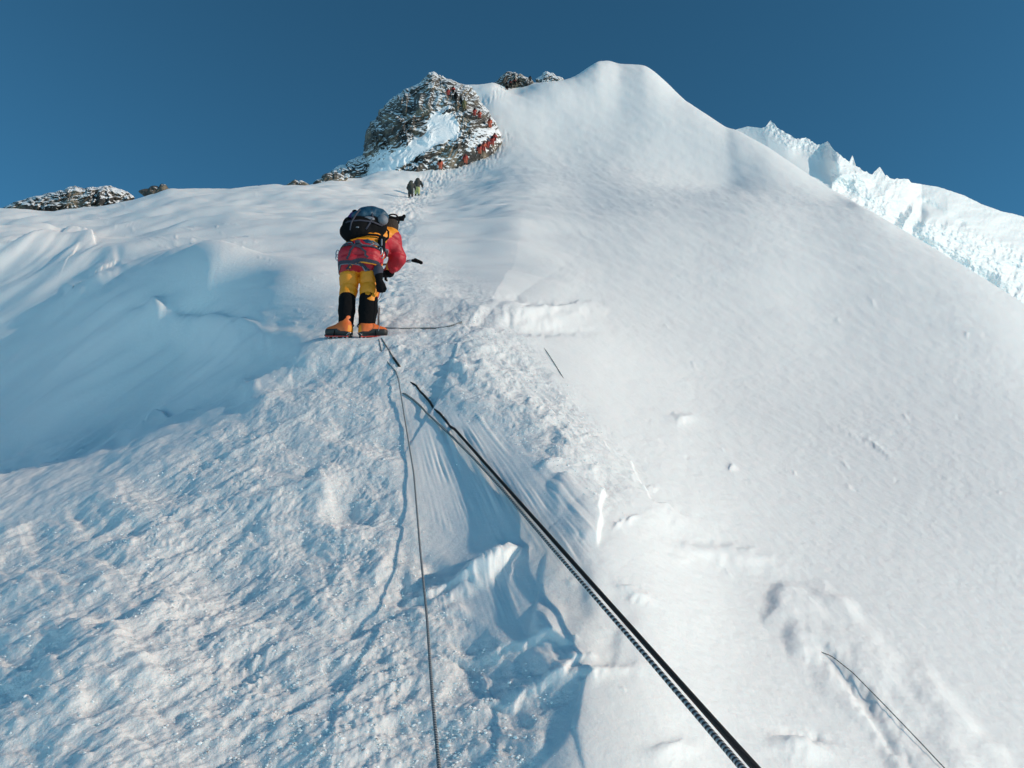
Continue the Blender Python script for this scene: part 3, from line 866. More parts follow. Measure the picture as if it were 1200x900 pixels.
B = SDF()
B.ell(pel, (.15, .11, .12)).chain([pel, waist, chest, neck], [.13, .13, .15, .06], .05)
B.chain([hipL, kneeL, ankL], [.085, .062, .045]).chain([hipR, kneeR, ankR], [.085, .062, .045])
B.chain([ankL, (-.18, .07, .07)], [.04, .035]).chain([ankR, (.2, .05, .05)], [.04, .035])
B.chain([chest, shR, elR, wrR], [.1, .07, .048, .034]).chain([chest, shL, elL, wrL], [.1, .07, .048, .034])
B.cap(neck, (.195, .47, 1.48), .055, .055, .03)
B.ell(head, (.082, .10, .112), .03)
B.ell((head[0] + .035, head[1] + .09, head[2] - .02), (.012, .02, .02), .02).ell((head[0] + .085, head[1] - .005, head[2] - .01), (.014, .022, .03), .012)
B.ell((head[0] + .02, head[1] + .085, head[2] - .06), (.03, .012, .010), .01).ell((head[0] - .0, head[1] + .08, head[2] - .085), (.03, .03, .02), .02)
hand(B, wrR, (.13, .60, 1.0), (0, -.3, 1)); hand(B, wrL, (.03, .60, .97), (0, -.3, 1))
body = surface('body', B, .011, None, hero, (SKIN, BRWN))
paint(body, lambda c: np.zeros(len(c)))

# puffy suit: horizontal baffles every 11 cm
def baffle(G, D3):
    q = G[..., 2] * 8.2 + G[..., 1] * 2.5
    return .0045 * (1 - np.abs(np.sin(q * math.pi))) ** 3 * 3.4 + .005 * noise(G[..., 0] * 16 + G[..., 1] * 11, G[..., 2] * 15, 610)
Sx = SDF()
Sx.ell((-.085, .0, .905), (.145, .155, .165), .06).ell((.105, .0, .905), (.15, .155, .165), .06)
Sx.chain([pel, waist, chest, (.15, .40, 1.36)], [.185, .19, .20, .12], .06)
Sx.ell((.05, .12, 1.06), (.215, .18, .13), .06)
Sx.chain([hipL, kneeL], [.125, .097], .02).chain([kneeL, (-.112, .03, .43)], [.097, .088], .012).chain([hipR, kneeR], [.128, .106], .02).chain([kneeR, (.115, .02, .42)], [.106, .098], .012)
Sx.chain([(.18, .36, 1.30), shR, elR], [.10, .112, .095], .05).chain([elR, (.30, .44, 1.02), wrR], [.095, .075, .055], .03)
Sx.chain([(.02, .36, 1.27), shL, elL], [.10, .11, .088], .05).chain([elL, wrL], [.088, .055], .03)
suit = surface('down_suit', Sx, .0105, baffle, hero, (RED, YEL))
def suit_col(c):
    x, y, z = c[:, 0], c[:, 1], c[:, 2]
    m = np.ones(len(c))
    m[(z > .745) & (z < .985 + .10 * (1 - (np.abs(x - .02) / .2) ** 2))] = 0      # red seat
    arm = (x > .255 - .25 * (1.24 - z).clip(-.1, .02)) & (z > .86)
    zp = z - .33 * y
    arm = (x > np.interp(zp, [.8, 1.10, 1.17, 1.26, 1.30], [.235, .24, .275, .34, .40])) & (z > .90)
    m[arm] = 0
    m[(x < -.175) & (z > .9)] = 0
    m[(x > .20) & (z < .75) & (y > .03)] = 0                                        # red side panel of the right leg
    fl = (x > .215) & (x < .245) & (z > .80) & (z < .98) & (y > 0.02); m[fl] = 1
    return m
paint(suit, suit_col)

# gaiters, boots, crampons
for nm, kx, top, ank, yaw in (('l', -1, (-.112, .035, .455), ankL, R(76)), ('r', 1, (.115, .03, .445), ankR, R(-76))):
    gx = ank[0]
    G_ = SDF().chain([(top[0], top[1] - .005, top[2]), (gx * .98 + .004 * kx, .02, .33), (gx, .008, .20 if kx < 0 else .175)], [.090, .084, .080] if kx < 0 else [.100, .096, .088], .03)
    g = surface('gaiter', G_, .010, lambda P, D: .003 * noise(P[..., 0] * 30, P[..., 2] * 30, 620), hero, (BLK,))
    # boot in its own frame: toe to +y, then turned out
    zb = gz(gx, .0) + .004
    M = Matrix.Translation((gx + kx * .03, .0, 0)) @ Matrix.Rotation(yaw, 4, 'Z') @ Matrix.Rotation(R(5), 4, 'X') @ Matrix.Diagonal((1, .9, 1, 1))
    slope_up = .0
    bt = SDF().cap((0, -.02, .10), (0, -.03, .20), .066, .060, .03).cap((0, -.05, .055), (0, .17, .052), .052, .046, .05)
    bt.cap((0, .02, .11), (0, .16, .06), .055, .042, .05).cap((0, -.06, .06), (0, -.055, .10), .052, .055, .04)
    b = surface('boot', bt, .009, None, hero, (ORG, RUB, YEL))
    paint(b, lambda c: np.where((c[:, 2] < .045 + .028 * (np.abs(c[:, 1] - .06) > .0) * smooth(-.02, .06, c[:, 1])), 1, np.where((c[:, 1] < -.085) & (c[:, 2] < .12), 2, np.where((np.abs(c[:, 2] - .165 - .5 * c[:, 1]) < .008) & (c[:, 1] > .0), 1, 0))))
    b.matrix_local = M @ Matrix.Translation((0, 0, zb))
    sole = SDF().box((0, .055, .008), (.047, .155, .014), .012).box((0, -.07, .008), (.044, .04, .016), .012)
    so = surface('sole', sole, .008, None, b, (RUB,), relax=1)
    lc = tube('lace', [(-.02, .03, .185), (.03, .055, .165), (-.025, .075, .145), (.028, .095, .13), (-.02, .11, .115), (.02, .125, .105)], .0045, RUB, b, 6)
    tg = tube('pull_tab', [(0, -.10, .10), (0, -.125, .125), (0, -.105, .15)], .008, RUB, b, 6)
    cr = SDF().box((.043, .05, -.004), (.004, .14, .008), .003).box((-.043, .05, -.004), (.004, .14, .008), .003)
    cr.box((0, .18, -.004), (.045, .006, .008), .003).box((0, -.09, -.004), (.045, .006, .008), .003).box((0, .07, -.004), (.04, .010, .006), .003)
    for sx in (-1, 1):
        for py in (-.085, -.04, .04, .09, .14, .18): cr.cap((sx * .042, py, -.006), (sx * .045, py + (.02 if py > .12 else 0), -.045), .0075, .003, .004)
        cr.cap((sx * .03, .18, -.004), (sx * .03, .225, -.022), .0075, .003, .004)
    c_ = surface('crampon', cr, .006, None, b, (CRIM, STEEL), relax=0)
    paint(c_, lambda c: np.where(c[:, 2] < -.012, 1, 0))
    tube('crampon_strap', [(.052, .08, .0), (.056, .075, .05), (.03, .07, .115), (-.03, .07, .115), (-.056, .075, .05), (-.052, .08, .0)], .006, BLK, b, 6)
    tube('heel_bail', [(.045, -.07, .0), (.05, -.10, .03), (0, -.125, .05), (-.05, -.10, .03), (-.045, -.07, .0)], .004, STEEL, b, 6)

# hat, goggles and headlamp on the head
Hh = SDF().ell((head[0], head[1] - .01, head[2] + .012), (.100, .115, .118), .02).cap((.19, .45, 1.45), (.205, .47, 1.48), .085, .09, .03)
hat = surface('hood', Hh, .009, lambda P, D: .003 * noise(P[..., 0] * 40, P[..., 2] * 40, 630), hero, (BRWN,))
hx, hy, hz = head
gg = tube('goggles', [(hx + .02 + .055 * math.cos(a), hy + .04, hz + .155 + .032 * math.sin(a)) for a in np.linspace(0, 2 * math.pi, 19)[:-1]], .009, BLK, hero, 8, closed=True)
gl = SDF().box((hx + .105, hy + .04, hz + .13), (.05, .03, .022), .015).cap((hx + .06, hy + .03, hz + .13), (hx + .15, hy + .03, hz + .155), .014, .012, .01).ell((hx + .155, hy + .03, hz + .155), (.02, .022, .024), .01)
surface('headlamp', gl, .007, None, hero, (BLK,))
tube('goggle_strap', [(hx + .10 * math.cos(a), hy - .01 + .118 * math.sin(a), hz + .06 + .02 * math.cos(a)) for a in np.linspace(0, 2 * math.pi, 25)[:-1]], .011, BLK, hero, 6, closed=True)

# gloves on both hands
for w_, tip, sd_ in ((wrR, (.13, .60, 1.0), (0, -.3, 1)), (wrL, (.03, .60, .97), (0, -.3, 1))):
    gv = hand(SDF(), w_, tip, sd_, .008, 1.18); gv.cap(w_, Vector(w_) + (Vector(w_) - Vector(tip)) * .35, .052, .056, .02)
    surface('glove', gv, .008, None, hero, (BLK,))

# harness: waist belt, leg loops, risers, gear
def wrap(c, rx, ry, a0, a1, n, tiltx=0, tilty=0, off=0):
    pts, nn = [], []
    for a in np.linspace(R(a0), R(a1), n):
        p = Vector((c[0] + rx * math.cos(a), c[1] + ry * math.sin(a), c[2] + tiltx * math.cos(a) + tilty * math.sin(a))); pts.append(p)
        nn.append(Vector((math.cos(a) / rx, math.sin(a) / ry, 0)))
    return pts, nn
from mathutils.bvhtree import BVHTree
def drape(ob, pts, lift=.004):
    """lay a path on the outside of a mesh"""
    bvh = BVHTree.FromPolygons([v.co for v in ob.data.vertices], [p.vertices for p in ob.data.polygons])
    P, Nn = [], []
    for p in pts:
        lo, n, i, d = bvh.find_nearest(Vector(p)); P.append(lo + n * lift); Nn.append(n)
    return P, Nn
harness = surface('harness', SDF().box((.005, -.155, 1.03), (.028, .014, .02), .01), .006, None, hero, (WEB,))
def hstrap(name, pts, w, m, lift=.004):
    P, Nn = drape(suit, pts, lift); return strip(name, P, Nn, w, .006, m, harness)
ring = lambda c, r, z0, tz, a0=0, a1=360, n=40: [(c[0] + r * math.cos(R(a)), c[1] + r * math.sin(R(a)), z0 + tz * math.cos(R(a))) for a in np.linspace(a0, a1, n)]
hstrap('waist_belt', ring((.03, .08), .30, 1.035, -.012), .034, WEB)
hstrap('belt_trim', ring((.03, .08), .30, 1.062, -.012), .014, GREY, .005)
hstrap('leg_loop', ring(hipL[:2], .22, .775, -.008), .036, WEB)
hstrap('leg_loop', ring((hipR[0], hipR[1]), .22, .80, -.03), .036, WEB)
hstrap('leg_loop_trim', ring(hipL[:2], .22, .742, -.008), .013, GREY)
hstrap('leg_loop_trim', ring((hipR[0], hipR[1]), .22, .765, -.03), .015, YEL)
hstrap('riser', [(-.01 - .11 * t, -.25, 1.03 - .24 * t) for t in np.linspace(0, 1, 12)], .022, WEB)
hstrap('riser', [(.0 + .15 * t, -.25, 1.03 - .20 * t) for t in np.linspace(0, 1, 12)], .022, WEB)
hstrap('back_strap', [(-.02 - .12 * t, -.2 + .1 * t, 1.03 + .07 * t) for t in np.linspace(0, 1, 8)], .024, BLK)
for (x, y, z, s_) in ((-.245, .04, .98, 1.0), (-.25, .05, .94, .8), (-.225, .05, .90, .7)):
    tube('carabiner', [(x + .018 * s_ * math.cos(a), y - .01, z + .042 * s_ * math.sin(a)) for a in np.linspace(0, 2 * math.pi, 15)[:-1]], .0055, STEEL, harness, 6, closed=True)
for (x, y, z, s_) in ((.235, -.04, .965, 1.0), (.25, -.02, .93, .9)):
    tube('carabiner', [(x + .02 * s_ * math.cos(a), y - .03, z + .042 * s_ * math.sin(a)) for a in np.linspace(0, 2 * math.pi, 15)[:-1]], .006, STEEL, harness, 6, closed=True)
surface('pouch', SDF().box((.235, -.02, 1.065), (.036, .05, .075), .02), .009, None, harness, (BLK,))
surface('bottle', SDF().cap((.245, -.072, 1.03), (.242, -.07, 1.10), .010, .010, .01), .006, None, harness, (GREY,))
tube('gear_sling', [(.14, -.085, 1.075), (.19, -.07, 1.05), (.225, -.06, 1.02), (.24, -.05, .985), (.235, -.05, .955)], .010, GREY, harness, 6)
tube('gear_sling', [(.05, -.10, 1.07), (.10, -.10, 1.075), (.145, -.085, 1.06), (.15, -.09, 1.045), (.09, -.11, 1.045), (.05, -.10, 1.07)], .013, TEAL, harness, 6)

# backpack
pack = empty('backpack', (foot.x + .005 * HS, foot.y + .02 * HS, foot.z - .015 + 1.07 * HS)); pack.scale = (HS * 1.07, HS, HS * 1.06)
tag(pack, 'black backpack with teal lid and grey patches on the nearest climber', 'backpack')
O = Vector((0, .02, 1.065))
def pk(p): return tuple(Vector(p) - O)
K = SDF()
K.ell(pk((-.045, .04, 1.23)), (.165, .15, .135), .05).ell(pk((.03, .13, 1.33)), (.19, .16, .14), .06).ell(pk((-.075, -.02, 1.19)), (.125, .10, .10), .05).box(pk((.05, .20, 1.27)), (.16, .12, .14), .06, .06)
pb = surface('pack_body', K, .010, lambda P, D: .007 * noise(P[..., 0] * 13, P[..., 2] * 13, 640) + .004 * noise(P[..., 0] * 34, P[..., 2] * 34, 641), pack, (BLK,))
Kl = SDF().ell(pk((.045, .13, 1.475)), (.13, .12, .06), .04).ell(pk((.12, .12, 1.43)), (.125, .12, .075), .05).ell(pk((-.01, .05, 1.40)), (.11, .10, .055), .04)
surface('pack_lid', Kl, .009, lambda P, D: .007 * noise(P[..., 0] * 17, P[..., 2] * 17, 642), pack, (TEAL,))
surface('pack_patch', SDF().ell(pk((.205, .04, 1.36)), (.055, .055, .055), .02), .009, None, pack, (GREY,))
surface('pack_patch', SDF().ell(pk((.065, -.01, 1.345)), (.07, .035, .03), .02), .009, None, pack, (GREY,))
surface('side_pocket', SDF().ell(pk((-.15, .06, 1.29)), (.06, .08, .11), .02), .009, None, pack, (BLK,))
bo = surface('water_bottle', SDF().cap(pk((-.155, .06, 1.34)), pk((-.11, .08, 1.435)), .038, .036, .01), .008, None, pack, (PURP,))
surface('bottle_cap', SDF().cap(pk((-.10, .082, 1.455)), pk((-.096, .085, 1.47)), .03, .03, .01), .007, None, bo, (BLK,))
tube('compression_strap', [pk((-.19, .0, 1.28)), pk((-.12, -.11, 1.27)), pk((.0, -.10, 1.29)), pk((.12, -.04, 1.30)), pk((.2, .05, 1.30))], .009, WEB, pack, 6)
tube('lid_strap', [pk((.09, .0, 1.46)), pk((.11, -.02, 1.37)), pk((.09, -.05, 1.28)), pk((.06, -.08, 1.20))], .009, WEB, pack, 6)
tube('lid_strap', [pk((-.02, -.04, 1.44)), pk((-.05, -.08, 1.36)), pk((-.08, -.12, 1.26)), pk((-.09, -.12, 1.17))], .009, WEB, pack, 6)
tube('shoulder_strap', [pk((.14, .10, 1.34)), pk((.20, .15, 1.33)), pk((.24, .18, 1.29)), pk((.24, .17, 1.22)), pk((.21, .10, 1.15))], .016, BLK, pack, 8)
tube('hip_strap', [pk((-.02, -.08, 1.12)), pk((.08, -.10, 1.135)), pk((.17, -.06, 1.145)), pk((.24, .02, 1.15))], .012, BLK, pack, 8)
surface('buckle', SDF().box(pk((-.02, -.115, 1.205)), (.02, .008, .01), .004), .005, None, pack, (GREY,))

# dangling overmitten on the right thigh
def local_pt(x, y, z): return Vector((foot.x + x * HS, foot.y + y * HS, foot.z - .015 + z * HS))
mit = empty('mitten', local_pt(.225, -.08, .74)); mit.scale = (HS * .9,) * 3
tag(mit, 'loose black mitten hanging on a cord beside the right thigh of the nearest climber', 'mitten')
Ms = SDF().chain([(.0, .0, .0), (.008, .0, -.07), (.015, .0, -.14)], [.052, .044, .04], .02).ell((.035, 0, -.20), (.055, .04, .065), .03)
for i, (dx, L) in enumerate(((-.028, .05), (-.004, .062), (.020, .060), (.042, .045))):
    Ms.cap((.03 + dx, 0, -.22), (.036 + dx * 1.15, .01, -.235 - L * .55), .019, .014, .008)
Ms.cap((.07, 0, -.19), (.095, -.005, -.235), .02, .016, .012)
surface('shell', Ms, .008, lambda P, D: .003 * noise(P[..., 0] * 30, P[..., 2] * 30, 650), mit, (BLK,))
surface('cuff', SDF().cap((0, 0, .01), (.0, 0, -.04), .058, .054, .01), .009, None, mit, (WEB,))
tube('cord', [(0, 0, .0), (-.01, .02, .06), (.02, .05, .12)], .004, BLK, mit, 6)

# trekking pole held ahead of the climber, its grip end showing past the elbow
pol = empty('trekking_pole', local_pt(.22, .55, 1.07)); pol.scale = (HS, HS, HS)
tag(pol, 'grey pole with black grip sticking out past the nearest climber\'s right elbow', 'pole')
tube('shaft', [(-.28, .0, -.02), (.27, .02, .07)], .011, GREY, pol, 10)
surface('grip', SDF().cap((.27, .02, .072), (.33, .02, .06), .018, .02, .01).cap((.30, .02, .085), (.37, .02, .045), .017, .021, .01), .006, None, pol, (BLK,))
surface('collar', SDF().cap((.215, .02, .062), (.245, .02, .066), .018, .018, .005), .006, None, pol, (STEEL,))

# ------------------------------------------------------------------ people farther up
_rb = []
for ob_ in [o for o in sc.objects if o.name.startswith('rock_outcrop')]:
    me_ = ob_.data; n_ = len(me_.vertices); c_ = np.empty(n_ * 3, np.float32); me_.vertices.foreach_get('co', c_)
    vv_ = (c_.reshape(-1, 3) + np.array(ob_.location)).tolist()
    _rb.append(BVHTree.FromPolygons(vv_, [tuple(p.vertices) for p in me_.polygons]))
def rock_hit(u, v):
    o = Vector((0, 0, CAMZ)); d = (at(u, v, 1.0) - o).normalized(); best = None
    for b in _rb:
        l, n, i, ds = b.ray_cast(o, d)
        if l is not None and (best is None or ds < best[1]): best = (l, ds)
    return best[0] if best else None

def small_person(u, v, hpx, suitm, legm, packm, label, plabel, lean=.5, side=.15, stride=.2, arm=1, group=None, mirror=1, skirt=None):
    g = on_ground(u, v)
    hs_ = [rock_hit(u + du, v - f * hpx) for f in (.1, .35, .7, .95) for du in (-3, 0, 3)]
    hs_ = [h.y for h in hs_ if h is not None]
    if hs_ and min(hs_) < g.y + .6: g = at(u, v, min(hs_) - .35)
    H = hpx / F * g.y * 1.06                # visible height
    k = H / 1.62
    o = empty('person', (g.x, g.y, g.z - .03))
    o.scale = (k * mirror, k, k)
    tag(o, label, 'person', group)
    m = mirror
    P_ = (0, .0, .88); C_ = (side * .5, lean * .42, 1.22); Nk = (side * .8, lean * .62, 1.38); Hd = (side, lean * .75, 1.50)
    kl, kr = (-.11, .10, .50), (.12, .02 + stride * .4, .52); fl, fr = (-.13, .02 - stride * .1, .06), (.15, stride, .06 + stride * .5)
    S = SDF().chain([P_, C_, Nk], [.14, .17, .06], .06).ell(Hd, (.085, .10, .115), .03)
    S.chain([(-.09, 0, .86), kl, fl], [.10, .075, .055], .03).chain([(.09, 0, .86), kr, fr], [.10, .075, .055], .03)
    S.cap(fl, (fl[0], fl[1] + .15, .04), .05, .04, .03).cap(fr, (fr[0], fr[1] + .15, fr[2] - .02), .05, .04, .03)
    eR = (side + .33, lean * .55, 1.05); wR = (side + .30 * arm, lean * .55 + .22, .92 + .1 * arm)
    eL = (side - .30, lean * .5, 1.02); wL = (side - .22, lean * .5 + .2, .90)
    shr = (side * .6 + .2, lean * .45, 1.32); shl = (side * .6 - .2, lean * .45, 1.30)
    S.chain([C_, shr, eR, wR], [.1, .075, .06, .04], .03).chain([C_, shl, eL, wL], [.1, .075, .06, .04], .03)
    hand(S, wR, (wR[0] - .03, wR[1] + .15, wR[2]), (0, -.3, 1), .01); hand(S, wL, (wL[0] + .03, wL[1] + .15, wL[2]), (0, -.3, 1), .01)
    vx = .024 if hpx > 15 else .03
    b = surface('body', S, vx, None, o, (BLK, suitm)); paint(b, lambda c: np.zeros(len(c)))
    T_ = SDF().chain([P_, C_, (side * .7, lean * .52, 1.32)], [.19, .215, .14], .06).chain([(-.09, 0, .86), kl, (kl[0] - .01, .06, .24)], [.145, .12, .09], .04).chain([(.09, 0, .86), kr, (.14, stride * .7, .24)], [.145, .12, .09], .04)
    T_.chain([C_, shr, eR, wR], [.14, .12, .095, .065], .04).chain([C_, shl, eL, wL], [.14, .12, .095, .065], .04)
    su = surface('down_suit', T_, vx, None, o, (suitm, legm))
    paint(su, lambda c: (c[:, 2] < .78).astype(int))
    surface('hood', SDF().ell(Hd, (.125, .14, .145), .03), vx, None, o, (BLK if hpx > 15 else suitm,))
    pk_ = empty('backpack', (g.x, g.y, g.z + 1.0 * k)); pk_.scale = o.scale
    tag(pk_, plabel, 'backpack', None if group is None else 'backpacks on the distant climbers')
    pk2 = SDF().ell((C_[0] - .02, C_[1] - .26, 1.27 - 1.03), (.19, .16, .23), .06).ell((C_[0], C_[1] - .14, 1.48 - 1.03), (.16, .14, .10), .05)
    surface('pack_body', pk2, vx, None, pk_, (packm,)); surface('pack_lid', SDF().ell((C_[0], C_[1] - .12, 1.55 - 1.03), (.16, .14, .08), .05), vx, None, pk_, (packm,))
    return o

DRED = mat('far_red_suit', (.34, .03, .02), .6); DORG = mat('far_orange_suit', (.50, .09, .04), .6)
LIME = mat('lime_trousers', (.42, .42, .16), .6); CHAR = mat('charcoal_cloth', (.035, .037, .034), .8, bump=.3, bscale=20); OLIV = mat('olive_pack', (.055, .055, .045), .8)
DKRD = mat('maroon_pack', (.10, .015, .012), .7); OLV2 = mat('olive_suit', (.13, .11, .04), .7)
small_person(481, 231.5, 24, CHAR, CHAR, OLIV, 'climber in dark grey with a big dark pack, left one of the distant pair', 'bulky dark olive backpack of the left one of the pair', .45, .0, .05)
small_person(488.5, 229.5, 24, CHAR, LIME, CHAR, 'climber in black jacket and lime trousers, right one of the pair on the track', 'flat black backpack of the climber in lime trousers', .15, .08, .05)
FAR = [  # u, v(feet), height px, suit, legs, pack, label
 (516,198.5,12,DORG,DORG,BLK,'red-suited climber lowest in the line, stepping up where the track meets the buttress'),
 (545.5,192,12.5,DRED,DORG,DKRD,'upright climber in dark red standing alone between the lowest one and the cluster'),
 (562,181,12,DRED,DORG,BLK,'climber in orange trousers at the lower left of the cluster beside the buttress foot'),
 (567,177.5,12,DORG,DRED,DKRD,'brighter red climber second from the lower left in the cluster at the buttress foot'),
 (571.5,174,11,DRED,DRED,DKRD,'dark red climber in the middle of the cluster at the buttress foot'),
 (577,170.5,12,DRED,DRED,BLK,'maroon climber at the upper right end of the cluster at the buttress foot'),
 (580,166,11,DRED,DKRD,DKRD,'darkest maroon climber right at the corner of the rock above the cluster'),
 (574,150,12,DORG,DORG,DKRD,'climber with an elbow stuck out, alone against the snow right of the buttress'),
 (556,136,10,DRED,DRED,BLK,'left climber of the two close together halfway up the buttress edge'),
 (562,139,10.5,DORG,DRED,DKRD,'right climber of the two close together halfway up the buttress edge'),
 (544,128,12,OLV2,OLV2,OLV2,'olive-clad climber on the upper edge of the buttress above the two close together'),
 (525,112,9,DRED,DRED,DKRD,'leftmost red climber near the top of the buttress'),
 (531,109,9,DRED,BLK,BLK,'topmost climber on the buttress, dark pack against the snow'),
 (534,117,10,BLK,BLK,BLK,'black-clad climber just below the two red ones near the top of the buttress'),
 (594,105.5,10.5,CHAR,BLK,BLK,'dark climber standing on the snow saddle in front of the tan crag'),
 (598,101,8,DKRD,BLK,BLK,'brownish climber just behind the dark one on the saddle'),
 (603,99,8,DKRD,BLK,BLK,'dark red climber against the middle of the tan crag'),
 (608,98,7.5,CHAR,BLK,BLK,'black climber at the right side of the tan crag'),
 (621.5,96,7.5,CHAR,CHAR,BLK,'dark climber alone at the right end of the tan crag on the skyline')]
for i, (u, v, h, a, b_, c_, lab) in enumerate(FAR):
    rr_ = random.random()
    words = lab
    small_person(u, v, h * 1.18, a, b_, c_, lab, 'small pack carried by the ' + ' '.join(lab.replace(',', '').split()[:11]), .25 + .35 * rr_, random.uniform(-.1, .15), random.uniform(.05, .3), random.choice((.6, 1, 1.3)), group='climbers strung out on the way to the saddle')
# ------------------------------------------------------------------ ropes
def rope_material(name, c1, c2, scale):
    m = bpy.data.materials.new(name); m.use_nodes = True
    nt = m.node_tree; N = nt.nodes; L = nt.links; b = N['Principled BSDF']
    at_ = N.new('ShaderNodeAttribute'); at_.attribute_name = 'along'
    ar = N.new('ShaderNodeAttribute'); ar.attribute_name = 'round'
    ad = N.new('ShaderNodeMath'); ad.operation = 'MULTIPLY_ADD'; ad.inputs[1].default_value = scale
    L.new(at_.outputs['Fac'], ad.inputs[0]); L.new(ar.outputs['Fac'], ad.inputs[2])
    sn = N.new('ShaderNodeMath'); sn.operation = 'SINE'; L.new(ad.outputs[0], sn.inputs[0])
    mr = N.new('ShaderNodeMapRange'); mr.inputs['From Min'].default_value = -.2; mr.inputs['From Max'].default_value = .3
    L.new(sn.outputs[0], mr.inputs['Value'])
    mx = N.new('ShaderNodeMix'); mx.data_type = 'RGBA'; mx.inputs['A'].default_value = (*c1, 1); mx.inputs['B'].default_value = (*c2, 1)
    L.new(mr.outputs['Result'], mx.inputs['Factor']); L.new(mx.outputs['Result'], b.inputs['Base Color'])
    b.inputs['Roughness'].default_value = .85
    bp = N.new('ShaderNodeBump'); bp.inputs['Distance'].default_value = .002; L.new(sn.outputs[0], bp.inputs['Height']); L.new(bp.outputs['Normal'], b.inputs['Normal'])
    return m
R_BLK = rope_material('black_rope', (.006, .006, .007), (.013, .013, .015), 700)
R_PAT = rope_material('speckled_rope', (.03, .03, .035), (.42, .43, .43), 240)
R_THN = rope_material('thin_grey_rope', (.09, .10, .11), (.36, .38, .40), 420)
R_OLD = rope_material('weathered_cord', (.10, .10, .10), (.25, .25, .25), 300)

def smooth_path(P, n):
    P = np.array([tuple(p) for p in P], float)
    d = np.concatenate([[0], np.cumsum(np.linalg.norm(np.diff(P, axis=0), axis=1))])
    q = np.linspace(0, d[-1], n); out = np.stack([np.interp(q, d, P[:, i]) for i in range(3)], -1)
    for _ in range(10): out[1:-1] = (out[:-2] + 2 * out[1:-1] + out[2:]) / 4
    return out

def rope(name, pts, dia, m, label, cat='rope', n=300, group=None, seg=12):
    P = smooth_path(pts, n); org = P[0].copy()
    o = tube(name, P - org, dia / 2, m, None, seg); o.location = org
    k = len(o.data.vertices) // seg
    d = np.concatenate([[0], np.cumsum(np.linalg.norm(np.diff(P, axis=0), axis=1))])
    attr(o.data, 'along', np.repeat(d, seg)); attr(o.data, 'round', np.tile(np.sin(np.linspace(0, 2 * math.pi, seg, endpoint=False)), k))
    return tag(o, label, cat, group)

def taut(u0, v0, y0, u1, v1, y1, n=40, sag=0):
    a, b = at(u0, v0, y0), at(u1, v1, y1)
    return [a.lerp(b, t) - Vector((0, 0, sag * 4 * t * (1 - t))) for t in np.linspace(0, 1, n)]

g = lambda u, v, l=.004: on_ground(u, v, l)
# black rope: surfaces through the crust near the climber, then runs taut to the photographer's right
def near_snow(poly, f0, f1, n=70, pw=1.5):
    """a path over the snow that lifts off it towards the photographer"""
    P = np.array(poly, float); d = np.concatenate([[0], np.cumsum(np.hypot(*np.diff(P, axis=0).T))]); q = np.linspace(0, d[-1], n)
    uu, vv = np.interp(q, d, P[:, 0]), np.interp(q, d, P[:, 1])
    yg = np.array([on_ground(a, b).y for a, b in zip(uu, vv)])
    for _ in range(60): yg[1:-1] = (yg[:-2] + 2 * yg[1:-1] + yg[2:]) / 4
    fr = q / d[-1]
    return [at(a, b, y * (f0 + (f1 - f0) * t ** pw)) for a, b, y, t in zip(uu, vv, yg, fr)]
rope('black_rope', [g(481, 447, -.01), g(487, 452, .006), g(492, 458, -.004), g(497, 464, .006), g(504, 472, .006), g(509, 478, -.012), g(515, 485, .006), g(522, 493, .004), g(527, 498, -.01)]
     + near_snow([(533, 503), (888, 903), (905, 922)], .985, .60, 70, 2.6), .0175, R_BLK, 'thick plain black rope pulled taut down to the lower right', n=600)
rope('speckled_rope', [g(470, 460, -.012), g(474, 462, .006), g(484, 469, .006), g(493, 477, .006)]
     + near_snow([(500, 484), (530, 512), (555, 537), (590, 575), (645, 640), (760, 772), (874, 905), (885, 920)], .985, .60, 70, 2.6), .0145, R_PAT, 'grey and black speckled rope running just left of the taut black rope', n=700)
rope('thin_rope', [g(444, 398), g(447, 412), g(455, 426), g(464, 436)] + near_snow([(467, 445), (475, 495), (485, 555), (492, 640), (500, 720), (507, 820), (515, 905)], .985, .84, 70, 2.2), .0100, R_THN,
     'thin grey rope dropping from the climber\'s boots straight down to the bottom edge', n=600)
rope('loose_rope', [g(442, 386, .02), g(447, 385, .01), g(470, 385.5), g(495, 385), g(512, 385), g(524, 383.5), g(534, 380.5), g(541, 377.5)], .016, R_OLD, 'dark rope end lying level across the snow to the right of the boots', n=120)
rope('short_rope', [g(447, 397), g(452, 405), g(457, 413), g(461, 420)], .013, R_OLD, 'short rope stub leaving the toe of the right boot', n=40)
rope('short_rope', [g(461, 420), g(464, 424), g(468, 430)], .022, R_BLK, 'black knotted rope end half sunk in the snow just below the right boot', n=30)
rope('buried_rope', [g(635, 404, -.01), g(641, 413, .006), g(650, 427, .006), g(658, 440, .004), g(662, 445, -.01)], .007, R_OLD, 'thin dark line of rope showing in the smooth snow right of the climber', n=60)
rope('buried_rope', [g(958, 760, -.01), g(975, 771, .008), g(1000, 792, .012), g(1040, 833, .012), g(1080, 875, .012), g(1108, 905, .012)], .0042, R_OLD, 'thin grey rope crossing the drift at the lower right corner', n=120)
# cord hanging from the harness to the snow
hl = local_pt
rope('sling', [hl(.225, -.02, .56), hl(.255, -.03, .52), hl(.275, -.04, .485), hl(.25, -.05, .44), hl(.225, -.05, .40), hl(.24, -.05, .30), hl(.262, -.06, .16), hl(.26, -.10, .06), g(443, 390)], .0075, R_THN, 'slack thin cord hanging from the climber\'s right leg to the boot', n=120)
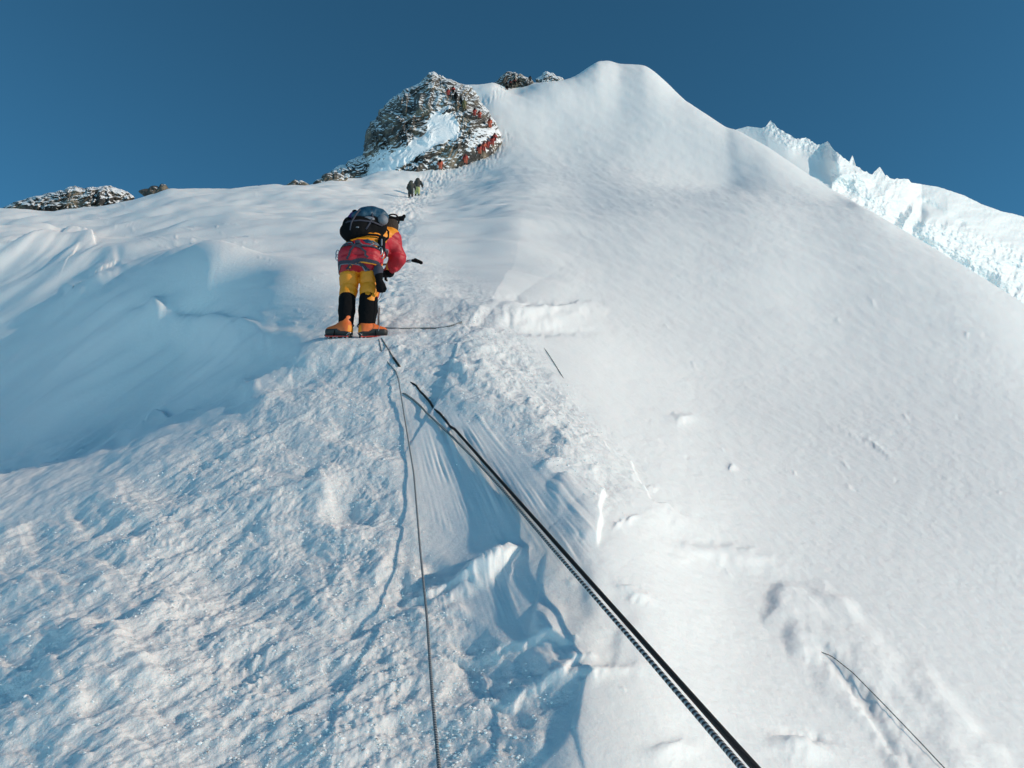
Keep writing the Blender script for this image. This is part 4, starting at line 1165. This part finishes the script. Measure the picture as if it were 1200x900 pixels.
# anchor stake beside the boot
st = g(443, 386); stake = empty('snow_stake', st)
tag(stake, 'thin pale metal anchor stake standing in the snow beside the right boot', 'stake')
bm = bmesh.new()
for (x, y, w, d) in ((0, 0, .011, .002), (.0, .006, .002, .007)):
    r_ = bmesh.ops.create_cube(bm, size=1.0)
    for v in r_['verts']: v.co = Vector((v.co.x * 2 * w + x, v.co.y * 2 * d + y, v.co.z * .38 + .07))
me = bpy.data.meshes.new('blade'); bm.to_mesh(me); bm.free(); new_obj('blade', me, stake, (STEEL,))
tube('eye', [(.012 * math.cos(a), 0, .262 + .014 * math.sin(a)) for a in np.linspace(0, 2 * math.pi, 13)[:-1]], .003, STEEL, stake, 6, closed=True)

# ------------------------------------------------------------------ loose crumbs of broken snow
def crumbs(n):
    t_ = (1 + 5 ** .5) / 2
    ico = np.array([(-1,t_,0),(1,t_,0),(-1,-t_,0),(1,-t_,0),(0,-1,t_),(0,1,t_),(0,-1,-t_),(0,1,-t_),(t_,0,-1),(t_,0,1),(-t_,0,-1),(-t_,0,1)]) / 1.9
    fc = np.array([(0,11,5),(0,5,1),(0,1,7),(0,7,10),(0,10,11),(1,5,9),(5,11,4),(11,10,2),(10,7,6),(7,1,8),(3,9,4),(3,4,2),(3,2,6),(3,6,8),(3,8,9),(4,9,5),(2,4,11),(6,2,10),(8,6,7),(9,8,1)])
    Wt = (churn * crz * .9 + churn * .25 + chips * .8 + edgeband * .35 + trail * .5 * (V > 230) + .004 * (V > 420)) * (V < 905) * (U > -30) * (U < 1230) * (V > 225) * smooth(760, 660, U)
    cl = smooth(-.1, .6, noise(U / 24, V / 18, 700)); Wt = (Wt * (.12 + cl)).ravel(); Wt = Wt / Wt.sum()
    r_ = np.random.default_rng(3)
    pick = r_.choice(len(Wt), n, p=Wt)
    ctr = np.stack([X.ravel()[pick], Y.ravel()[pick], Z.ravel()[pick]], -1)
    yy = ctr[:, 1]
    size = (.0016 + .0055 * r_.random(n) ** 3.0) * (1 + .35 * np.maximum(yy - 3, 0) ** .8 * .35)
    ax = r_.random((n, 3)) * .6 + .7
    co = ico[None] * ax[:, None] * size[:, None, None] * (1 + .9 * (r_.random((n, 12, 1)) - .5)) * np.array([1, 1, .6])
    a = r_.random(n) * 6.28; ca, sa = np.cos(a)[:, None], np.sin(a)[:, None]
    co = np.stack([co[..., 0] * ca - co[..., 1] * sa, co[..., 0] * sa + co[..., 1] * ca, co[..., 2]], -1) + ctr[:, None] + np.array([0, 0, 1]) * (size * .05)[:, None, None]
    F_ = (fc[None] + 12 * np.arange(n)[:, None, None]).reshape(-1, 3)
    me = mesh_np('snow_crumbs', co.reshape(-1, 3), F_, False); attr(me, 'rough', np.full(n * 12, .0))
    tag(new_obj('snow_crumbs', me, None, [snow]), kind='stuff')
crumbs(9000)
